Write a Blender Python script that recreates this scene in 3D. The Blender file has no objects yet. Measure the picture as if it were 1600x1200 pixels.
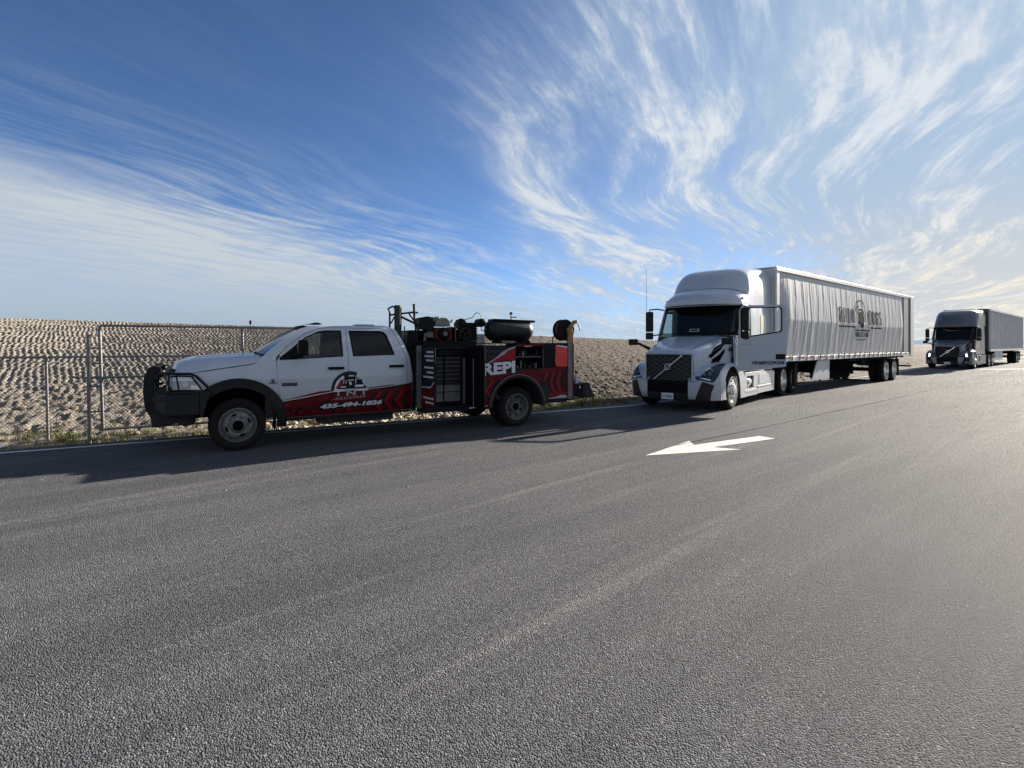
import bpy, bmesh, math, random
import numpy as np
from mathutils import Vector, Matrix
from mathutils.geometry import delaunay_2d_cdt
random.seed(7)
R = math.radians
PI = math.pi
S = bpy.context.scene
C = S.collection

# ------------------------------------------------------------------ camera
EYE = 1.68
cam_d = bpy.data.cameras.new('camera')
cam = bpy.data.objects.new('camera', cam_d)
C.objects.link(cam)
cam.location = (0, 0, EYE)
cam.rotation_euler = (R(90), 0, 0)
cam_d.sensor_width = 36.0
cam_d.lens = 36.0 * 830 / 1600
cam_d.shift_y = -61.5 / 1600
cam_d.clip_start = 0.05
cam_d.clip_end = 30000
S.camera = cam

# ------------------------------------------------------------------ light
SUN_AZ = R(37.4)      # from +X towards +Y
SUN_EL = R(18.4)
sun_d = bpy.data.lights.new('sun', 'SUN')
sun_d.energy = 5.0
sun_d.angle = R(0.5)
sun_d.color = (1.0, 0.90, 0.77)
sun = bpy.data.objects.new('sun', sun_d)
C.objects.link(sun)
sv = Vector((math.cos(SUN_AZ) * math.cos(SUN_EL), math.sin(SUN_AZ) * math.cos(SUN_EL), math.sin(SUN_EL)))
sun.rotation_euler = sv.to_track_quat('Z', 'Y').to_euler()

S.view_settings.view_transform = 'Standard'
S.view_settings.look = 'None'
S.view_settings.exposure = 1.62
S.view_settings.gamma = 1.0
S.view_settings.use_curve_mapping = False
S.cycles.max_bounces = 8
S.cycles.transparent_max_bounces = 16


# ------------------------------------------------------------------ node helpers
class NT:
    def __init__(s, tree):
        s.t = tree

    def n(s, typ, ins=None, **kw):
        nd = s.t.nodes.new(typ)
        for k, v in kw.items():
            setattr(nd, k, v)
        if ins:
            for k, v in ins.items():
                sock = nd.inputs[k]
                if isinstance(v, bpy.types.NodeSocket):
                    s.t.links.new(v, sock)
                else:
                    sock.default_value = v
        return nd

    def m(s, op, a, b=None, c=None, clamp=False):
        nd = s.t.nodes.new('ShaderNodeMath')
        nd.operation = op
        nd.use_clamp = clamp
        for i, v in enumerate((a, b, c)):
            if v is None:
                continue
            if isinstance(v, bpy.types.NodeSocket):
                s.t.links.new(v, nd.inputs[i])
            else:
                nd.inputs[i].default_value = v
        return nd.outputs[0]

    def ss(s, v, lo, hi, o0=0.0, o1=1.0):
        nd = s.n('ShaderNodeMapRange', {'Value': v, 'From Min': lo, 'From Max': hi, 'To Min': o0, 'To Max': o1}, interpolation_type='SMOOTHSTEP')
        return nd.outputs[0]

    def noise(s, vec, scale, detail=4.0, rough=0.55, dist=0.0):
        return s.n('ShaderNodeTexNoise', {'Vector': vec, 'Scale': scale, 'Detail': detail, 'Roughness': rough, 'Distortion': dist}).outputs[0]

    def mix(s, f, a, b, blend='MIX'):
        nd = s.t.nodes.new('ShaderNodeMix')
        nd.data_type = 'RGBA'
        nd.blend_type = blend
        for i, v in ((0, f), (6, a), (7, b)):
            if isinstance(v, bpy.types.NodeSocket):
                s.t.links.new(v, nd.inputs[i])
            elif i == 0:
                nd.inputs[i].default_value = v
            else:
                nd.inputs[i].default_value = tuple(v) + (1,) if len(v) == 3 else v
        return nd.outputs[2]

    def xyz(s, x, y, z):
        return s.n('ShaderNodeCombineXYZ', {'X': x, 'Y': y, 'Z': z}).outputs[0]


# ------------------------------------------------------------------ sky
W = bpy.data.worlds.new('World')
S.world = W
W.use_nodes = True
wt = W.node_tree
wt.nodes.clear()
k = NT(wt)
sky = k.n('ShaderNodeTexSky', sky_type='NISHITA', sun_disc=False)
sky.sun_elevation = SUN_EL
sky.sun_rotation = R(90) - SUN_AZ
sky.altitude = 1300
sky.air_density = 0.68
sky.dust_density = 0.6
sky.ozone_density = 4.5
tc = k.n('ShaderNodeTexCoord')
sp = k.n('ShaderNodeSeparateXYZ', {'Vector': tc.outputs['Generated']})
X, Y, Z = sp.outputs
zc = k.m('ADD', k.m('MAXIMUM', Z, 0.0), 0.055)
px = k.m('DIVIDE', X, zc)
py = k.m('DIVIDE', Y, zc)
# the ice clouds lie in streets that run towards azimuth 27 deg right of straight ahead
ca, sa = math.cos(R(63)), math.sin(R(63))
u_ = k.m('ADD', k.m('MULTIPLY', px, ca), k.m('MULTIPLY', py, sa))
v_ = k.m('ADD', k.m('MULTIPLY', px, -sa), k.m('MULTIPLY', py, ca))
base = k.xyz(u_, v_, 0.0)
warp = k.n('ShaderNodeTexNoise', {'Vector': base, 'Scale': 0.55, 'Detail': 1.2, 'Roughness': 0.4})
wv = k.n('ShaderNodeSeparateColor', {'Color': warp.outputs['Color']})
uw = k.m('ADD', u_, k.m('MULTIPLY', k.m('SUBTRACT', wv.outputs[0], 0.5), 1.3))
vw = k.m('ADD', v_, k.m('MULTIPLY', k.m('SUBTRACT', wv.outputs[1], 0.5), 0.9))
fib = k.noise(k.xyz(k.m('MULTIPLY', uw, 0.35), k.m('MULTIPLY', vw, 2.1), 3.1), 1.0, 9.0, 0.66, 0.0)
fib2 = k.noise(k.xyz(k.m('MULTIPLY', uw, 1.0), k.m('MULTIPLY', vw, 2.9), 8.7), 1.6, 9.0, 0.68, 0.15)
veil = k.noise(k.xyz(k.m('MULTIPLY', uw, 0.22), k.m('MULTIPLY', vw, 0.6), 5.4), 1.0, 5.0, 0.5, 0.4)
az = k.m('ARCTAN2', X, Y)                                  # 0 straight ahead, + to the right
el = k.m('ARCSINE', k.m('MAXIMUM', k.m('MINIMUM', Z, 1.0), -1.0))


def blob(a0, e0, ra, re, rot=0.0):
    da = k.m('SUBTRACT', az, R(a0))
    de = k.m('SUBTRACT', el, R(e0))
    c_, s_ = math.cos(R(rot)), math.sin(R(rot))
    p = k.m('DIVIDE', k.m('ADD', k.m('MULTIPLY', da, c_), k.m('MULTIPLY', de, s_)), R(ra))
    q = k.m('DIVIDE', k.m('SUBTRACT', k.m('MULTIPLY', de, c_), k.m('MULTIPLY', da, s_)), R(re))
    d2 = k.m('ADD', k.m('MULTIPLY', p, p), k.m('MULTIPLY', q, q))
    return k.m('POWER', 2.718, k.m('MULTIPLY', d2, -1.0))


# SKYMASK
def mul(*a):
    r = a[0]
    for q in a[1:]:
        r = k.m('MULTIPLY', r, q)
    return r


def add(*a):
    r = a[0]
    for q in a[1:]:
        r = k.m('ADD', r, q)
    return r


cen = lambda n_, g: k.m('MULTIPLY', k.m('SUBTRACT', n_, 0.5), g)
# low bank on the left, its top edge falling to the right
topL = k.m('SUBTRACT', R(4.5), k.m('MULTIPLY', az, 0.225))
bank = k.m('SUBTRACT', 1.0, k.ss(k.m('SUBTRACT', add(el, cen(veil, 0.12), cen(fib, 0.10)), topL), -0.06, 0.055))
bank = mul(bank, k.m('SUBTRACT', 1.0, k.ss(az, R(0), R(14))))
# wide veil on the right, thin near the zenith of the picture
right = k.ss(add(az, cen(veil, 0.45), cen(fib2, 0.15), k.m('MULTIPLY', el, 0.10)), R(-4), R(17))
streak = k.ss(fib, 0.37, 0.68)
wisp = k.ss(fib2, 0.39, 0.70)
fine = k.ss(k.noise(k.xyz(k.m('MULTIPLY', uw, 1.1), k.m('MULTIPLY', vw, 7.5), 1.7), 1.3, 8.0, 0.66, 0.0), 0.42, 0.72)
tex = add(mul(streak, 0.50), mul(wisp, 0.32), mul(fine, 0.30))
leftw = mul(add(mul(blob(-27, 10.5, 16, 5.0, -17), 0.9), mul(blob(-8, 8.0, 12, 4.0, -25), 0.9)), add(mul(wisp, 0.5), mul(fine, 0.45)))
plume = add(mul(blob(4.5, 13.5, 4.2, 9.0, 24), 1.0), mul(blob(9.0, 6.5, 5.5, 4.0, 0), 0.55), mul(blob(22, 20, 6, 17, -14), 0.55), mul(blob(5, 27, 13, 7, 10), 0.45))
density = add(mul(bank, add(mul(tex, 0.26), 0.68)),
              mul(right, add(mul(k.m('POWER', tex, 1.1), 0.62), 0.33)),
              leftw, mul(plume, add(mul(tex, 0.95), 0.10)), mul(fine, 0.03))
# everything thickens towards the sun and the right-hand horizon
sd = k.n('ShaderNodeVectorMath', {0: tc.outputs['Generated'], 1: tuple(sv)}, operation='DOT_PRODUCT').outputs['Value']
density = add(density, mul(k.ss(sd, 0.84, 0.975), add(0.66, mul(tex, 0.26))), mul(k.m('SUBTRACT', 1.0, k.ss(el, R(-2), R(7))), k.ss(az, R(0), R(32)), 0.45))
hor = k.m('SUBTRACT', 1.0, k.ss(el, R(-1), R(6)))
density = add(density, mul(hor, 0.30))
density = k.m('MINIMUM', k.m('MAXIMUM', density, 0.0), 0.965)
# cloud light: brighter and warmer towards the sun
near = k.ss(sd, 0.15, 0.95)
lowr = mul(k.m('SUBTRACT', 1.0, k.ss(el, R(3), R(17))), k.ss(az, R(20), R(42)))
lowl = k.m('SUBTRACT', 1.0, k.ss(el, R(0), R(9)))
ccol = k.mix(near, k.mix(lowl, (0.305, 0.335, 0.36), (0.20, 0.25, 0.30)), k.mix(k.ss(add(mul(streak, 0.45), mul(wisp, 0.35), mul(fine, 0.35)), 0.22, 0.85), (0.225, 0.295, 0.385), (0.405, 0.425, 0.45)))
ccol = k.mix(lowr, ccol, k.mix(k.ss(add(mul(streak, 0.45), mul(wisp, 0.35), mul(fine, 0.35)), 0.2, 0.85), (0.335, 0.345, 0.345), (0.50, 0.455, 0.375)))
bg1 = k.n('ShaderNodeBackground', {'Color': sky.outputs[0], 'Strength': 0.05})
bg2 = k.n('ShaderNodeBackground', {'Color': ccol, 'Strength': 0.62})
mx = k.n('ShaderNodeMixShader', {0: density, 1: bg1.outputs[0], 2: bg2.outputs[0]})
k.n('ShaderNodeOutputWorld', {'Surface': mx.outputs[0]})

# ------------------------------------------------------------------ materials
MATS = {}


def mat(name, col, rough=0.5, metal=0.0, spec=0.5, coat=0.0, noise=None, bump=None, trans=0.0, emit=None, alpha=None):
    """noise=(scale, amount) varies the colour, bump=(scale, distance)"""
    if name in MATS:
        return MATS[name]
    m = bpy.data.materials.new(name)
    m.use_nodes = True
    nt = m.node_tree
    k = NT(nt)
    b = nt.nodes['Principled BSDF']
    b.inputs['Base Color'].default_value = (*col, 1)
    b.inputs['Roughness'].default_value = rough
    b.inputs['Metallic'].default_value = metal
    b.inputs['Specular IOR Level'].default_value = spec
    b.inputs['Coat Weight'].default_value = coat
    b.inputs['Coat Roughness'].default_value = 0.06
    if trans:
        b.inputs['Transmission Weight'].default_value = trans
    if emit:
        b.inputs['Emission Color'].default_value = (*emit[0], 1)
        b.inputs['Emission Strength'].default_value = emit[1]
    tcn = k.n('ShaderNodeTexCoord').outputs['Object']
    if noise:
        f = k.noise(tcn, noise[0], 5.0, 0.6)
        f = k.ss(f, 0.3, 0.75)
        c2 = tuple(max(0, c * (1 - noise[1])) for c in col)
        o = k.mix(f, c2, col)
        nt.links.new(o, b.inputs['Base Color'])
        rr = k.m('ADD', rough, k.m('MULTIPLY', k.m('SUBTRACT', 1.0, f), 0.12))
        nt.links.new(rr, b.inputs['Roughness'])
    if bump:
        h = k.noise(tcn, bump[0], 4.0, 0.6)
        bp = k.n('ShaderNodeBump', {'Height': h, 'Strength': 1.0, 'Distance': bump[1]})
        nt.links.new(bp.outputs[0], b.inputs['Normal'])
    MATS[name] = m
    return m


white = mat('white_paint', (0.45, 0.485, 0.54), 0.26, coat=0.6, noise=(1.7, 0.09))
tractor_white = mat('truck_white_paint', (0.385, 0.43, 0.50), 0.3, coat=0.5, noise=(2.3, 0.08))
dark_paint = mat('dark_grey_paint', (0.085, 0.092, 0.11), 0.32, coat=0.25, noise=(2.0, 0.15))
grey_paint = mat('grey_blue_paint', (0.20, 0.215, 0.245), 0.28, coat=0.6, noise=(2.0, 0.1))
black = mat('black_plastic', (0.012, 0.013, 0.014), 0.6, spec=0.3, noise=(9, 0.3))
gloss_black = mat('gloss_black', (0.006, 0.006, 0.007), 0.5, spec=0.1)
dark_metal = mat('dark_metal', (0.02, 0.02, 0.022), 0.5, 0.2, spec=0.3, noise=(12, 0.4))
frame_metal = mat('chassis_metal', (0.016, 0.016, 0.017), 0.7, noise=(8, 0.4))
grey_metal = mat('grey_metal', (0.16, 0.16, 0.17), 0.5, 0.5, noise=(7, 0.3))
seal = mat('seam_rubber', (0.02, 0.02, 0.022), 0.8)
tyre_m = mat('tyre_rubber', (0.010, 0.0095, 0.009), 0.85, spec=0.2, noise=(14, 0.4), bump=(60, 0.002))
dusty_rim = mat('dusty_steel_rim', (0.21, 0.205, 0.20), 0.5, 0.3, noise=(18, 0.45))
alloy = mat('polished_alloy', (0.72, 0.72, 0.72), 0.25, 0.9, noise=(9, 0.2))
chrome = mat('chrome', (0.75, 0.76, 0.78), 0.32, 0.8)
galv = mat('galvanised_steel', (0.20, 0.20, 0.205), 0.42, 0.7, noise=(30, 0.3))
red = mat('red_vinyl', (0.30, 0.004, 0.009), 0.45, spec=0.25, noise=(6, 0.35))
dark_red = mat('dark_red_vinyl', (0.125, 0.003, 0.006), 0.5, spec=0.2, noise=(5, 0.4))
bright_red = mat('bright_red_paint', (0.55, 0.012, 0.018), 0.25, coat=0.5)
print_white = mat('white_vinyl', (0.58, 0.60, 0.64), 0.45)
print_grey = mat('grey_vinyl', (0.30, 0.31, 0.33), 0.5)
print_black = mat('black_vinyl', (0.008, 0.008, 0.011), 0.5, spec=0.2)
navy = mat('navy_diamond_plate', (0.009, 0.011, 0.018), 0.5, 0.0, spec=0.15, noise=(16, 0.4))
tan = mat('ochre_paint', (0.30, 0.15, 0.045), 0.55, noise=(14, 0.3))
seat_m = mat('seat_cloth', (0.022, 0.022, 0.024), 0.9)
headlamp = mat('lamp_lens', (0.45, 0.48, 0.52), 0.12, 0.3, coat=1.0)
dark_lens = mat('dark_lamp_lens', (0.012, 0.022, 0.04), 0.25, 0.0, spec=0.25)
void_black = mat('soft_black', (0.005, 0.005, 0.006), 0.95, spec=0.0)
amber = mat('amber_lens', (0.5, 0.16, 0.02), 0.3)
lit_lamp = mat('lit_lamp', (1, 1, 1), 0.3, emit=((1.0, 0.97, 0.9), 6.0))
blue_liquid = mat('blue_liquid_bottle', (0.25, 0.33, 0.55), 0.2)
cream = mat('cream_lens', (0.66, 0.62, 0.50), 0.3)


def glass_mat(name, tint, f=1.0):
    m = bpy.data.materials.new(name)
    m.use_nodes = True
    nt = m.node_tree
    nt.nodes.clear()
    k = NT(nt)
    tr = k.n('ShaderNodeBsdfTransparent', {'Color': (*tint, 1)})
    gl = k.n('ShaderNodeBsdfGlossy', {'Color': (1, 1, 1, 1), 'Roughness': 0.03})
    fr = k.n('ShaderNodeFresnel', {'IOR': 1.5})
    mxx = k.n('ShaderNodeMixShader', {0: k.m('MINIMUM', k.m('ADD', k.m('MULTIPLY', fr.outputs[0], f), 0.01), 1.0), 1: tr.outputs[0], 2: gl.outputs[0]})
    k.n('ShaderNodeOutputMaterial', {'Surface': mxx.outputs[0]})
    MATS[name] = m
    return m


glass = glass_mat('window_glass', (0.62, 0.68, 0.68), 0.7)
tinted = glass_mat('tinted_glass', (0.02, 0.02, 0.025), 0.5)
clear_glass = glass_mat('clear_glass', (0.93, 0.95, 0.94), 0.6)
shade_glass = glass_mat('shaded_windshield_glass', (0.30, 0.42, 0.42), 0.42)


def paint_surface(name, col):
    """thermoplastic road paint: chipped through to the asphalt, greyed by tyres"""
    m = bpy.data.materials.new(name)
    m.use_nodes = True
    k = NT(m.node_tree)
    b = m.node_tree.nodes['Principled BSDF']
    P = k.n('ShaderNodeNewGeometry').outputs['Position']
    chip = k.ss(k.noise(P, 60.0, 5, 0.7), 0.60, 0.66)
    worn = k.ss(k.noise(P, 3.0, 5, 0.65), 0.45, 0.75)
    chip = k.m('MAXIMUM', k.m('MULTIPLY', chip, 0.8), k.m('MULTIPLY', worn, k.ss(k.noise(P, 28.0, 4, 0.7), 0.50, 0.62)))
    grey = k.mix(k.ss(k.noise(k.n('ShaderNodeMapping', {'Vector': P, 'Rotation': (0, 0, -R(36)), 'Scale': (0.3, 5, 1)}).outputs[0], 1.0, 4, 0.6), 0.35, 0.7), col, tuple(c * 0.72 for c in col))
    m.node_tree.links.new(k.mix(chip, grey, (0.13, 0.125, 0.12)), b.inputs['Base Color'])
    b.inputs['Roughness'].default_value = 0.8
    bp = k.n('ShaderNodeBump', {'Height': k.noise(P, 80, 4, 0.7), 'Strength': 0.6, 'Distance': 0.004})
    m.node_tree.links.new(bp.outputs[0], b.inputs['Normal'])
    return m


def dusty(m, z0, z1, col, amt):
    """road dust settled on the lower panels: broken up by noise"""
    nt = m.node_tree
    k = NT(nt)
    b = nt.nodes['Principled BSDF']
    src = b.inputs['Base Color'].links[0].from_socket
    tcn = k.n('ShaderNodeTexCoord').outputs['Object']
    z = k.n('ShaderNodeSeparateXYZ', {'Vector': tcn}).outputs[2]
    n1 = k.noise(k.n('ShaderNodeMapping', {'Vector': tcn, 'Scale': (1.0, 1, 2.2)}).outputs[0], 4.0, 6, 0.65)
    f = k.m('MULTIPLY', k.m('SUBTRACT', 1.0, k.ss(k.m('ADD', z, k.m('MULTIPLY', k.m('SUBTRACT', n1, 0.5), 0.9)), z0, z1)), amt)
    f2 = k.m('MULTIPLY', k.ss(k.noise(tcn, 11.0, 6, 0.7), 0.5, 0.8), 0.10)
    nt.links.new(k.mix(k.m('MINIMUM', k.m('ADD', f, f2), 1.0), src, col), b.inputs['Base Color'])


dusty(white, 0.35, 1.0, (0.23, 0.20, 0.165), 0.6)
dusty(tractor_white, 0.15, 0.9, (0.25, 0.22, 0.19), 0.35)
dusty(tyre_m, 0.0, 1.0, (0.035, 0.030, 0.025), 0.4)
dusty(black, 0.2, 0.9, (0.045, 0.04, 0.034), 0.35)

# ------------------------------------------------------------------ geometry helpers
def tag(o, label=None, cat=None, group=None, kind=None):
    if label:
        o['label'] = label
    if cat:
        o['category'] = cat
    if group:
        o['group'] = group
    if kind:
        o['kind'] = kind
    return o


def empty(name, loc, rz=0.0):
    o = bpy.data.objects.new(name, None)
    C.objects.link(o)
    o.location = loc
    o.rotation_euler = (0, 0, rz)
    o.empty_display_size = 0.2
    return o


class MB:
    def __init__(s):
        s.v = []
        s.f = []

    def add(s, vs, fs):
        n = len(s.v)
        s.v.extend([tuple(p) for p in vs])
        s.f.extend([tuple(i + n for i in f) for f in fs])
        return s

    def box(s, x0, x1, y0, y1, z0, z1):
        vs = [(x, y, z) for z in (z0, z1) for y in (y0, y1) for x in (x0, x1)]
        return s.add(vs, [(0, 2, 3, 1), (4, 5, 7, 6), (0, 1, 5, 4), (2, 6, 7, 3), (0, 4, 6, 2), (1, 3, 7, 5)])

    def bar(s, p, q, w, h=None):
        h = h or w
        p, q = Vector(p), Vector(q)
        d = (q - p).normalized()
        up = Vector((0, 0, 1)) if abs(d.z) < 0.95 else Vector((1, 0, 0))
        a = d.cross(up).normalized()
        b = a.cross(d).normalized()
        vs = []
        for c in (p, q):
            for i, j in ((-1, -1), (1, -1), (1, 1), (-1, 1)):
                vs.append(c + a * (i * w / 2) + b * (j * h / 2))
        return s.add(vs, [(3, 2, 1, 0), (4, 5, 6, 7), (0, 1, 5, 4), (1, 2, 6, 5), (2, 3, 7, 6), (3, 0, 4, 7)])

    def tube(s, pts, r, n=8, caps=True):
        pts = [Vector(p) for p in pts]
        m = len(pts)
        rs = r if isinstance(r, (list, tuple)) else [r] * m
        vs = []
        a = None
        for i, p in enumerate(pts):
            d = (pts[min(i + 1, m - 1)] - pts[max(i - 1, 0)]).normalized()
            if a is None:
                up = Vector((0, 0, 1)) if abs(d.z) < 0.9 else Vector((1, 0, 0))
                a = d.cross(up).normalized()
            else:
                a = (a - d * a.dot(d)).normalized()
            b = d.cross(a)
            for j in range(n):
                t = 2 * PI * j / n
                vs.append(p + (a * math.cos(t) + b * math.sin(t)) * rs[i])
        fs = [(i * n + j, i * n + (j + 1) % n, (i + 1) * n + (j + 1) % n, (i + 1) * n + j) for i in range(m - 1) for j in range(n)]
        if caps:
            fs.append(tuple(range(n - 1, -1, -1)))
            fs.append(tuple((m - 1) * n + j for j in range(n)))
        return s.add(vs, fs)

    def lathe(s, prof, org, axis='y', n=28, flip=1):
        """prof: (r, along) pairs turned about an axis through org"""
        vs = []
        ox, oy, oz = org
        for r, h in prof:
            for j in range(n):
                t = 2 * PI * j / n
                c, d = r * math.cos(t), r * math.sin(t)
                if axis == 'y':
                    vs.append((ox + c, oy + h * flip, oz + d))
                elif axis == 'x':
                    vs.append((ox + h * flip, oy + c, oz + d))
                else:
                    vs.append((ox + c, oy + d, oz + h * flip))
        fs = [(i * n + j, i * n + (j + 1) % n, (i + 1) * n + (j + 1) % n, (i + 1) * n + j) for i in range(len(prof) - 1) for j in range(n)]
        return s.add(vs, fs)

    def cyl(s, org, r, h, axis='y', n=20):
        return s.lathe([(0.0005, 0), (r, 0), (r, h), (0.0005, h)], org, axis, n)

    def grid(s, nu, nv, f, closed=False):
        vs = [f(i / (nu - 1), j / (nv - 1)) for i in range(nu) for j in range(nv)]
        fs = [(i * nv + j, i * nv + j + 1, (i + 1) * nv + j + 1, (i + 1) * nv + j) for i in range(nu - 1) for j in range(nv - 1)]
        return s.add(vs, fs)

    def prism(s, poly, axis, h0, h1):
        """poly in the plane normal to axis: 'y' -> (x, z); 'x' -> (y, z); 'z' -> (x, y)"""
        n = len(poly)

        def P(a, b, h):
            return {'y': (a, h, b), 'x': (h, a, b), 'z': (a, b, h)}[axis]
        vs = [P(a, b, h0) for a, b in poly] + [P(a, b, h1) for a, b in poly]
        fs = [tuple(range(n - 1, -1, -1)), tuple(range(n, 2 * n))] + [(i, (i + 1) % n, n + (i + 1) % n, n + i) for i in range(n)]
        return s.add(vs, fs)

    def build(s, name, m, parent=None, smooth=None, bevel=None, solid=None, sub=None, fixn=True):
        me = bpy.data.meshes.new(name)
        me.from_pydata(s.v, [], s.f)
        me.update()
        if fixn:
            bm = bmesh.new()
            bm.from_mesh(me)
            bmesh.ops.recalc_face_normals(bm, faces=bm.faces)
            bm.to_mesh(me)
            bm.free()
        me.materials.append(m)
        o = bpy.data.objects.new(name, me)
        C.objects.link(o)
        if parent:
            o.parent = parent
        if smooth is not None:
            me.polygons.foreach_set('use_smooth', [True] * len(me.polygons))
            if smooth < 180:
                me.set_sharp_from_angle(angle=R(smooth))
        if solid:
            md = o.modifiers.new('solid', 'SOLIDIFY')
            md.thickness = solid
            md.offset = 0
        if sub:
            md = o.modifiers.new('sub', 'SUBSURF')
            md.levels = md.render_levels = sub
        if bevel:
            md = o.modifiers.new('bevel', 'BEVEL')
            md.width = bevel
            md.segments = 2
            md.limit_method = 'ANGLE'
            md.angle_limit = R(40)
        return o


def inside(p, poly):
    x, y = p
    c = False
    n = len(poly)
    for i in range(n):
        x1, y1 = poly[i]
        x2, y2 = poly[(i + 1) % n]
        if (y1 > y) != (y2 > y) and x < (x2 - x1) * (y - y1) / (y2 - y1) + x1:
            c = not c
    return c


def resample(poly, sp):
    out = []
    n = len(poly)
    for i in range(n):
        a, b = poly[i], poly[(i + 1) % n]
        L = math.hypot(b[0] - a[0], b[1] - a[1])
        m = max(1, int(L / sp))
        for j in range(m):
            out.append((a[0] + (b[0] - a[0]) * j / m, a[1] + (b[1] - a[1]) * j / m))
    return out


def cdt(outer, holes=(), sp=0.12):
    polys = [resample(outer, sp)] + [resample(h, sp) for h in holes]
    vs, es = [], []
    for p in polys:
        n = len(vs)
        vs += p
        es += [(n + i, n + (i + 1) % len(p)) for i in range(len(p))]
    xs = [p[0] for p in polys[0]]
    ys = [p[1] for p in polys[0]]
    x = min(xs) + sp * 0.5
    while x < max(xs):
        y = min(ys) + sp * 0.5
        while y < max(ys):
            q = (x, y)
            if inside(q, polys[0]) and not any(inside(q, h) for h in polys[1:]):
                if min((q[0] - v[0]) ** 2 + (q[1] - v[1]) ** 2 for pp in polys for v in pp) > (sp * 0.35) ** 2:
                    vs.append(q)
            y += sp
        x += sp
    r = delaunay_2d_cdt([Vector(v) for v in vs], es, [], 0, 1e-6)
    V = [tuple(v) for v in r[0]]
    F = []
    for f in r[2]:
        cx = sum(V[i][0] for i in f) / len(f)
        cy = sum(V[i][1] for i in f) / len(f)
        if inside((cx, cy), polys[0]) and not any(inside((cx, cy), h) for h in polys[1:]):
            F.append(tuple(f))
    return V, F


def sheet(name, outer, mapf, m, parent, holes=(), sp=0.12, thick=0.0, off=0.0, smooth=30, mb=None):
    """a flat outline laid on a curved surface; mapf(u, v, off) -> xyz"""
    V, F = cdt(outer, holes, sp)
    b = mb or MB()
    top = [mapf(u, v, off) for u, v in V]
    if thick:
        bot = [mapf(u, v, off - thick) for u, v in V]
        n = len(V)
        cnt = {}
        for f in F:
            for i in range(len(f)):
                e = (f[i], f[(i + 1) % len(f)])
                cnt[e] = 1
        rim = [(e[1], e[0], e[0] + n, e[1] + n) for e in cnt if (e[1], e[0]) not in cnt]
        b.add(top + bot, F + [tuple(i + n for i in reversed(f)) for f in F] + rim)
    else:
        b.add(top, F)
    if mb is not None:
        return mb
    return b.build(name, m, parent, smooth=smooth, fixn=bool(thick))


_tx = {}


def text_geo(txt, bold=0.0):
    key = (txt, bold)
    if key not in _tx:
        cu = bpy.data.curves.new('t', 'FONT')
        cu.body = txt
        cu.size = 1.0
        cu.offset = bold
        cu.resolution_u = 3
        o = bpy.data.objects.new('t', cu)
        C.objects.link(o)
        bpy.context.view_layer.update()
        me = bpy.data.meshes.new_from_object(o.evaluated_get(bpy.context.evaluated_depsgraph_get()))
        V = [(v.co.x, v.co.y) for v in me.vertices]
        F = [tuple(p.vertices) for p in me.polygons]
        bpy.data.objects.remove(o)
        bpy.data.meshes.remove(me)
        _tx[key] = (V, F)
    return _tx[key]


def text(name, txt, u0, u1, v0, v1, mapf, m, parent, off=0.006, bold=0.0, slant=0.0, rise=0.0, mb=None):
    V, F = text_geo(txt, bold)
    a0, a1 = min(v[0] for v in V), max(v[0] for v in V)
    b0, b1 = min(v[1] for v in V), max(v[1] for v in V)
    b = mb or MB()
    vs = []
    for a, c in V:
        s_ = (a - a0) / (a1 - a0)
        t_ = (c - b0) / (b1 - b0)
        vs.append(mapf(u0 + (u1 - u0) * s_ + slant * t_, v0 + (v1 - v0) * t_ + rise * s_, off))
    b.add(vs, F)
    if mb is not None:
        return mb
    return b.build(name, m, parent, fixn=False)


def interp(x, pts):
    if x <= pts[0][0]:
        return pts[0][1]
    for (a, p), (b, q) in zip(pts, pts[1:]):
        if x <= b:
            return p + (q - p) * (x - a) / (b - a)
    return pts[-1][1]


def cr(x, pts):
    """smooth (Catmull-Rom like) interpolation through points"""
    n = len(pts)
    if x <= pts[0][0]:
        return pts[0][1]
    if x >= pts[-1][0]:
        return pts[-1][1]
    for i in range(n - 1):
        if x <= pts[i + 1][0]:
            break
    x0, y0 = pts[i]
    x1, y1 = pts[i + 1]
    m0 = (y1 - y0) / (x1 - x0) if i == 0 else (y1 - pts[i - 1][1]) / (x1 - pts[i - 1][0])
    m1 = (y1 - y0) / (x1 - x0) if i == n - 2 else (pts[i + 2][1] - y0) / (pts[i + 2][0] - x0)
    h = x1 - x0
    t = (x - x0) / h
    return (2 * t ** 3 - 3 * t ** 2 + 1) * y0 + (t ** 3 - 2 * t ** 2 + t) * h * m0 + (-2 * t ** 3 + 3 * t ** 2) * y1 + (t ** 3 - t ** 2) * h * m1


# ------------------------------------------------------------------ value noise (numpy)
_rng = np.random.RandomState(3)
_tab = _rng.rand(256, 256)


def vn(x, y):
    xi = np.floor(x).astype(int)
    yi = np.floor(y).astype(int)
    xf = x - xi
    yf = y - yi
    xf = xf * xf * (3 - 2 * xf)
    yf = yf * yf * (3 - 2 * yf)
    a = _tab[xi & 255, yi & 255]
    b = _tab[(xi + 1) & 255, yi & 255]
    c = _tab[xi & 255, (yi + 1) & 255]
    d = _tab[(xi + 1) & 255, (yi + 1) & 255]
    return (a * (1 - xf) + b * xf) * (1 - yf) + (c * (1 - xf) + d * xf) * yf


def fbm(x, y, o=4):
    t, a, s_ = 0, 0.5, 0
    for i in range(o):
        t = t + a * vn(x + 17.3 * i, y + 9.1 * i)
        s_ += a
        x, y, a = x * 2.03, y * 2.03, a * 0.5
    return t / s_


def sst(x, a, b):
    t = np.clip((x - a) / (b - a), 0, 1)
    return t * t * (3 - 2 * t)


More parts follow.
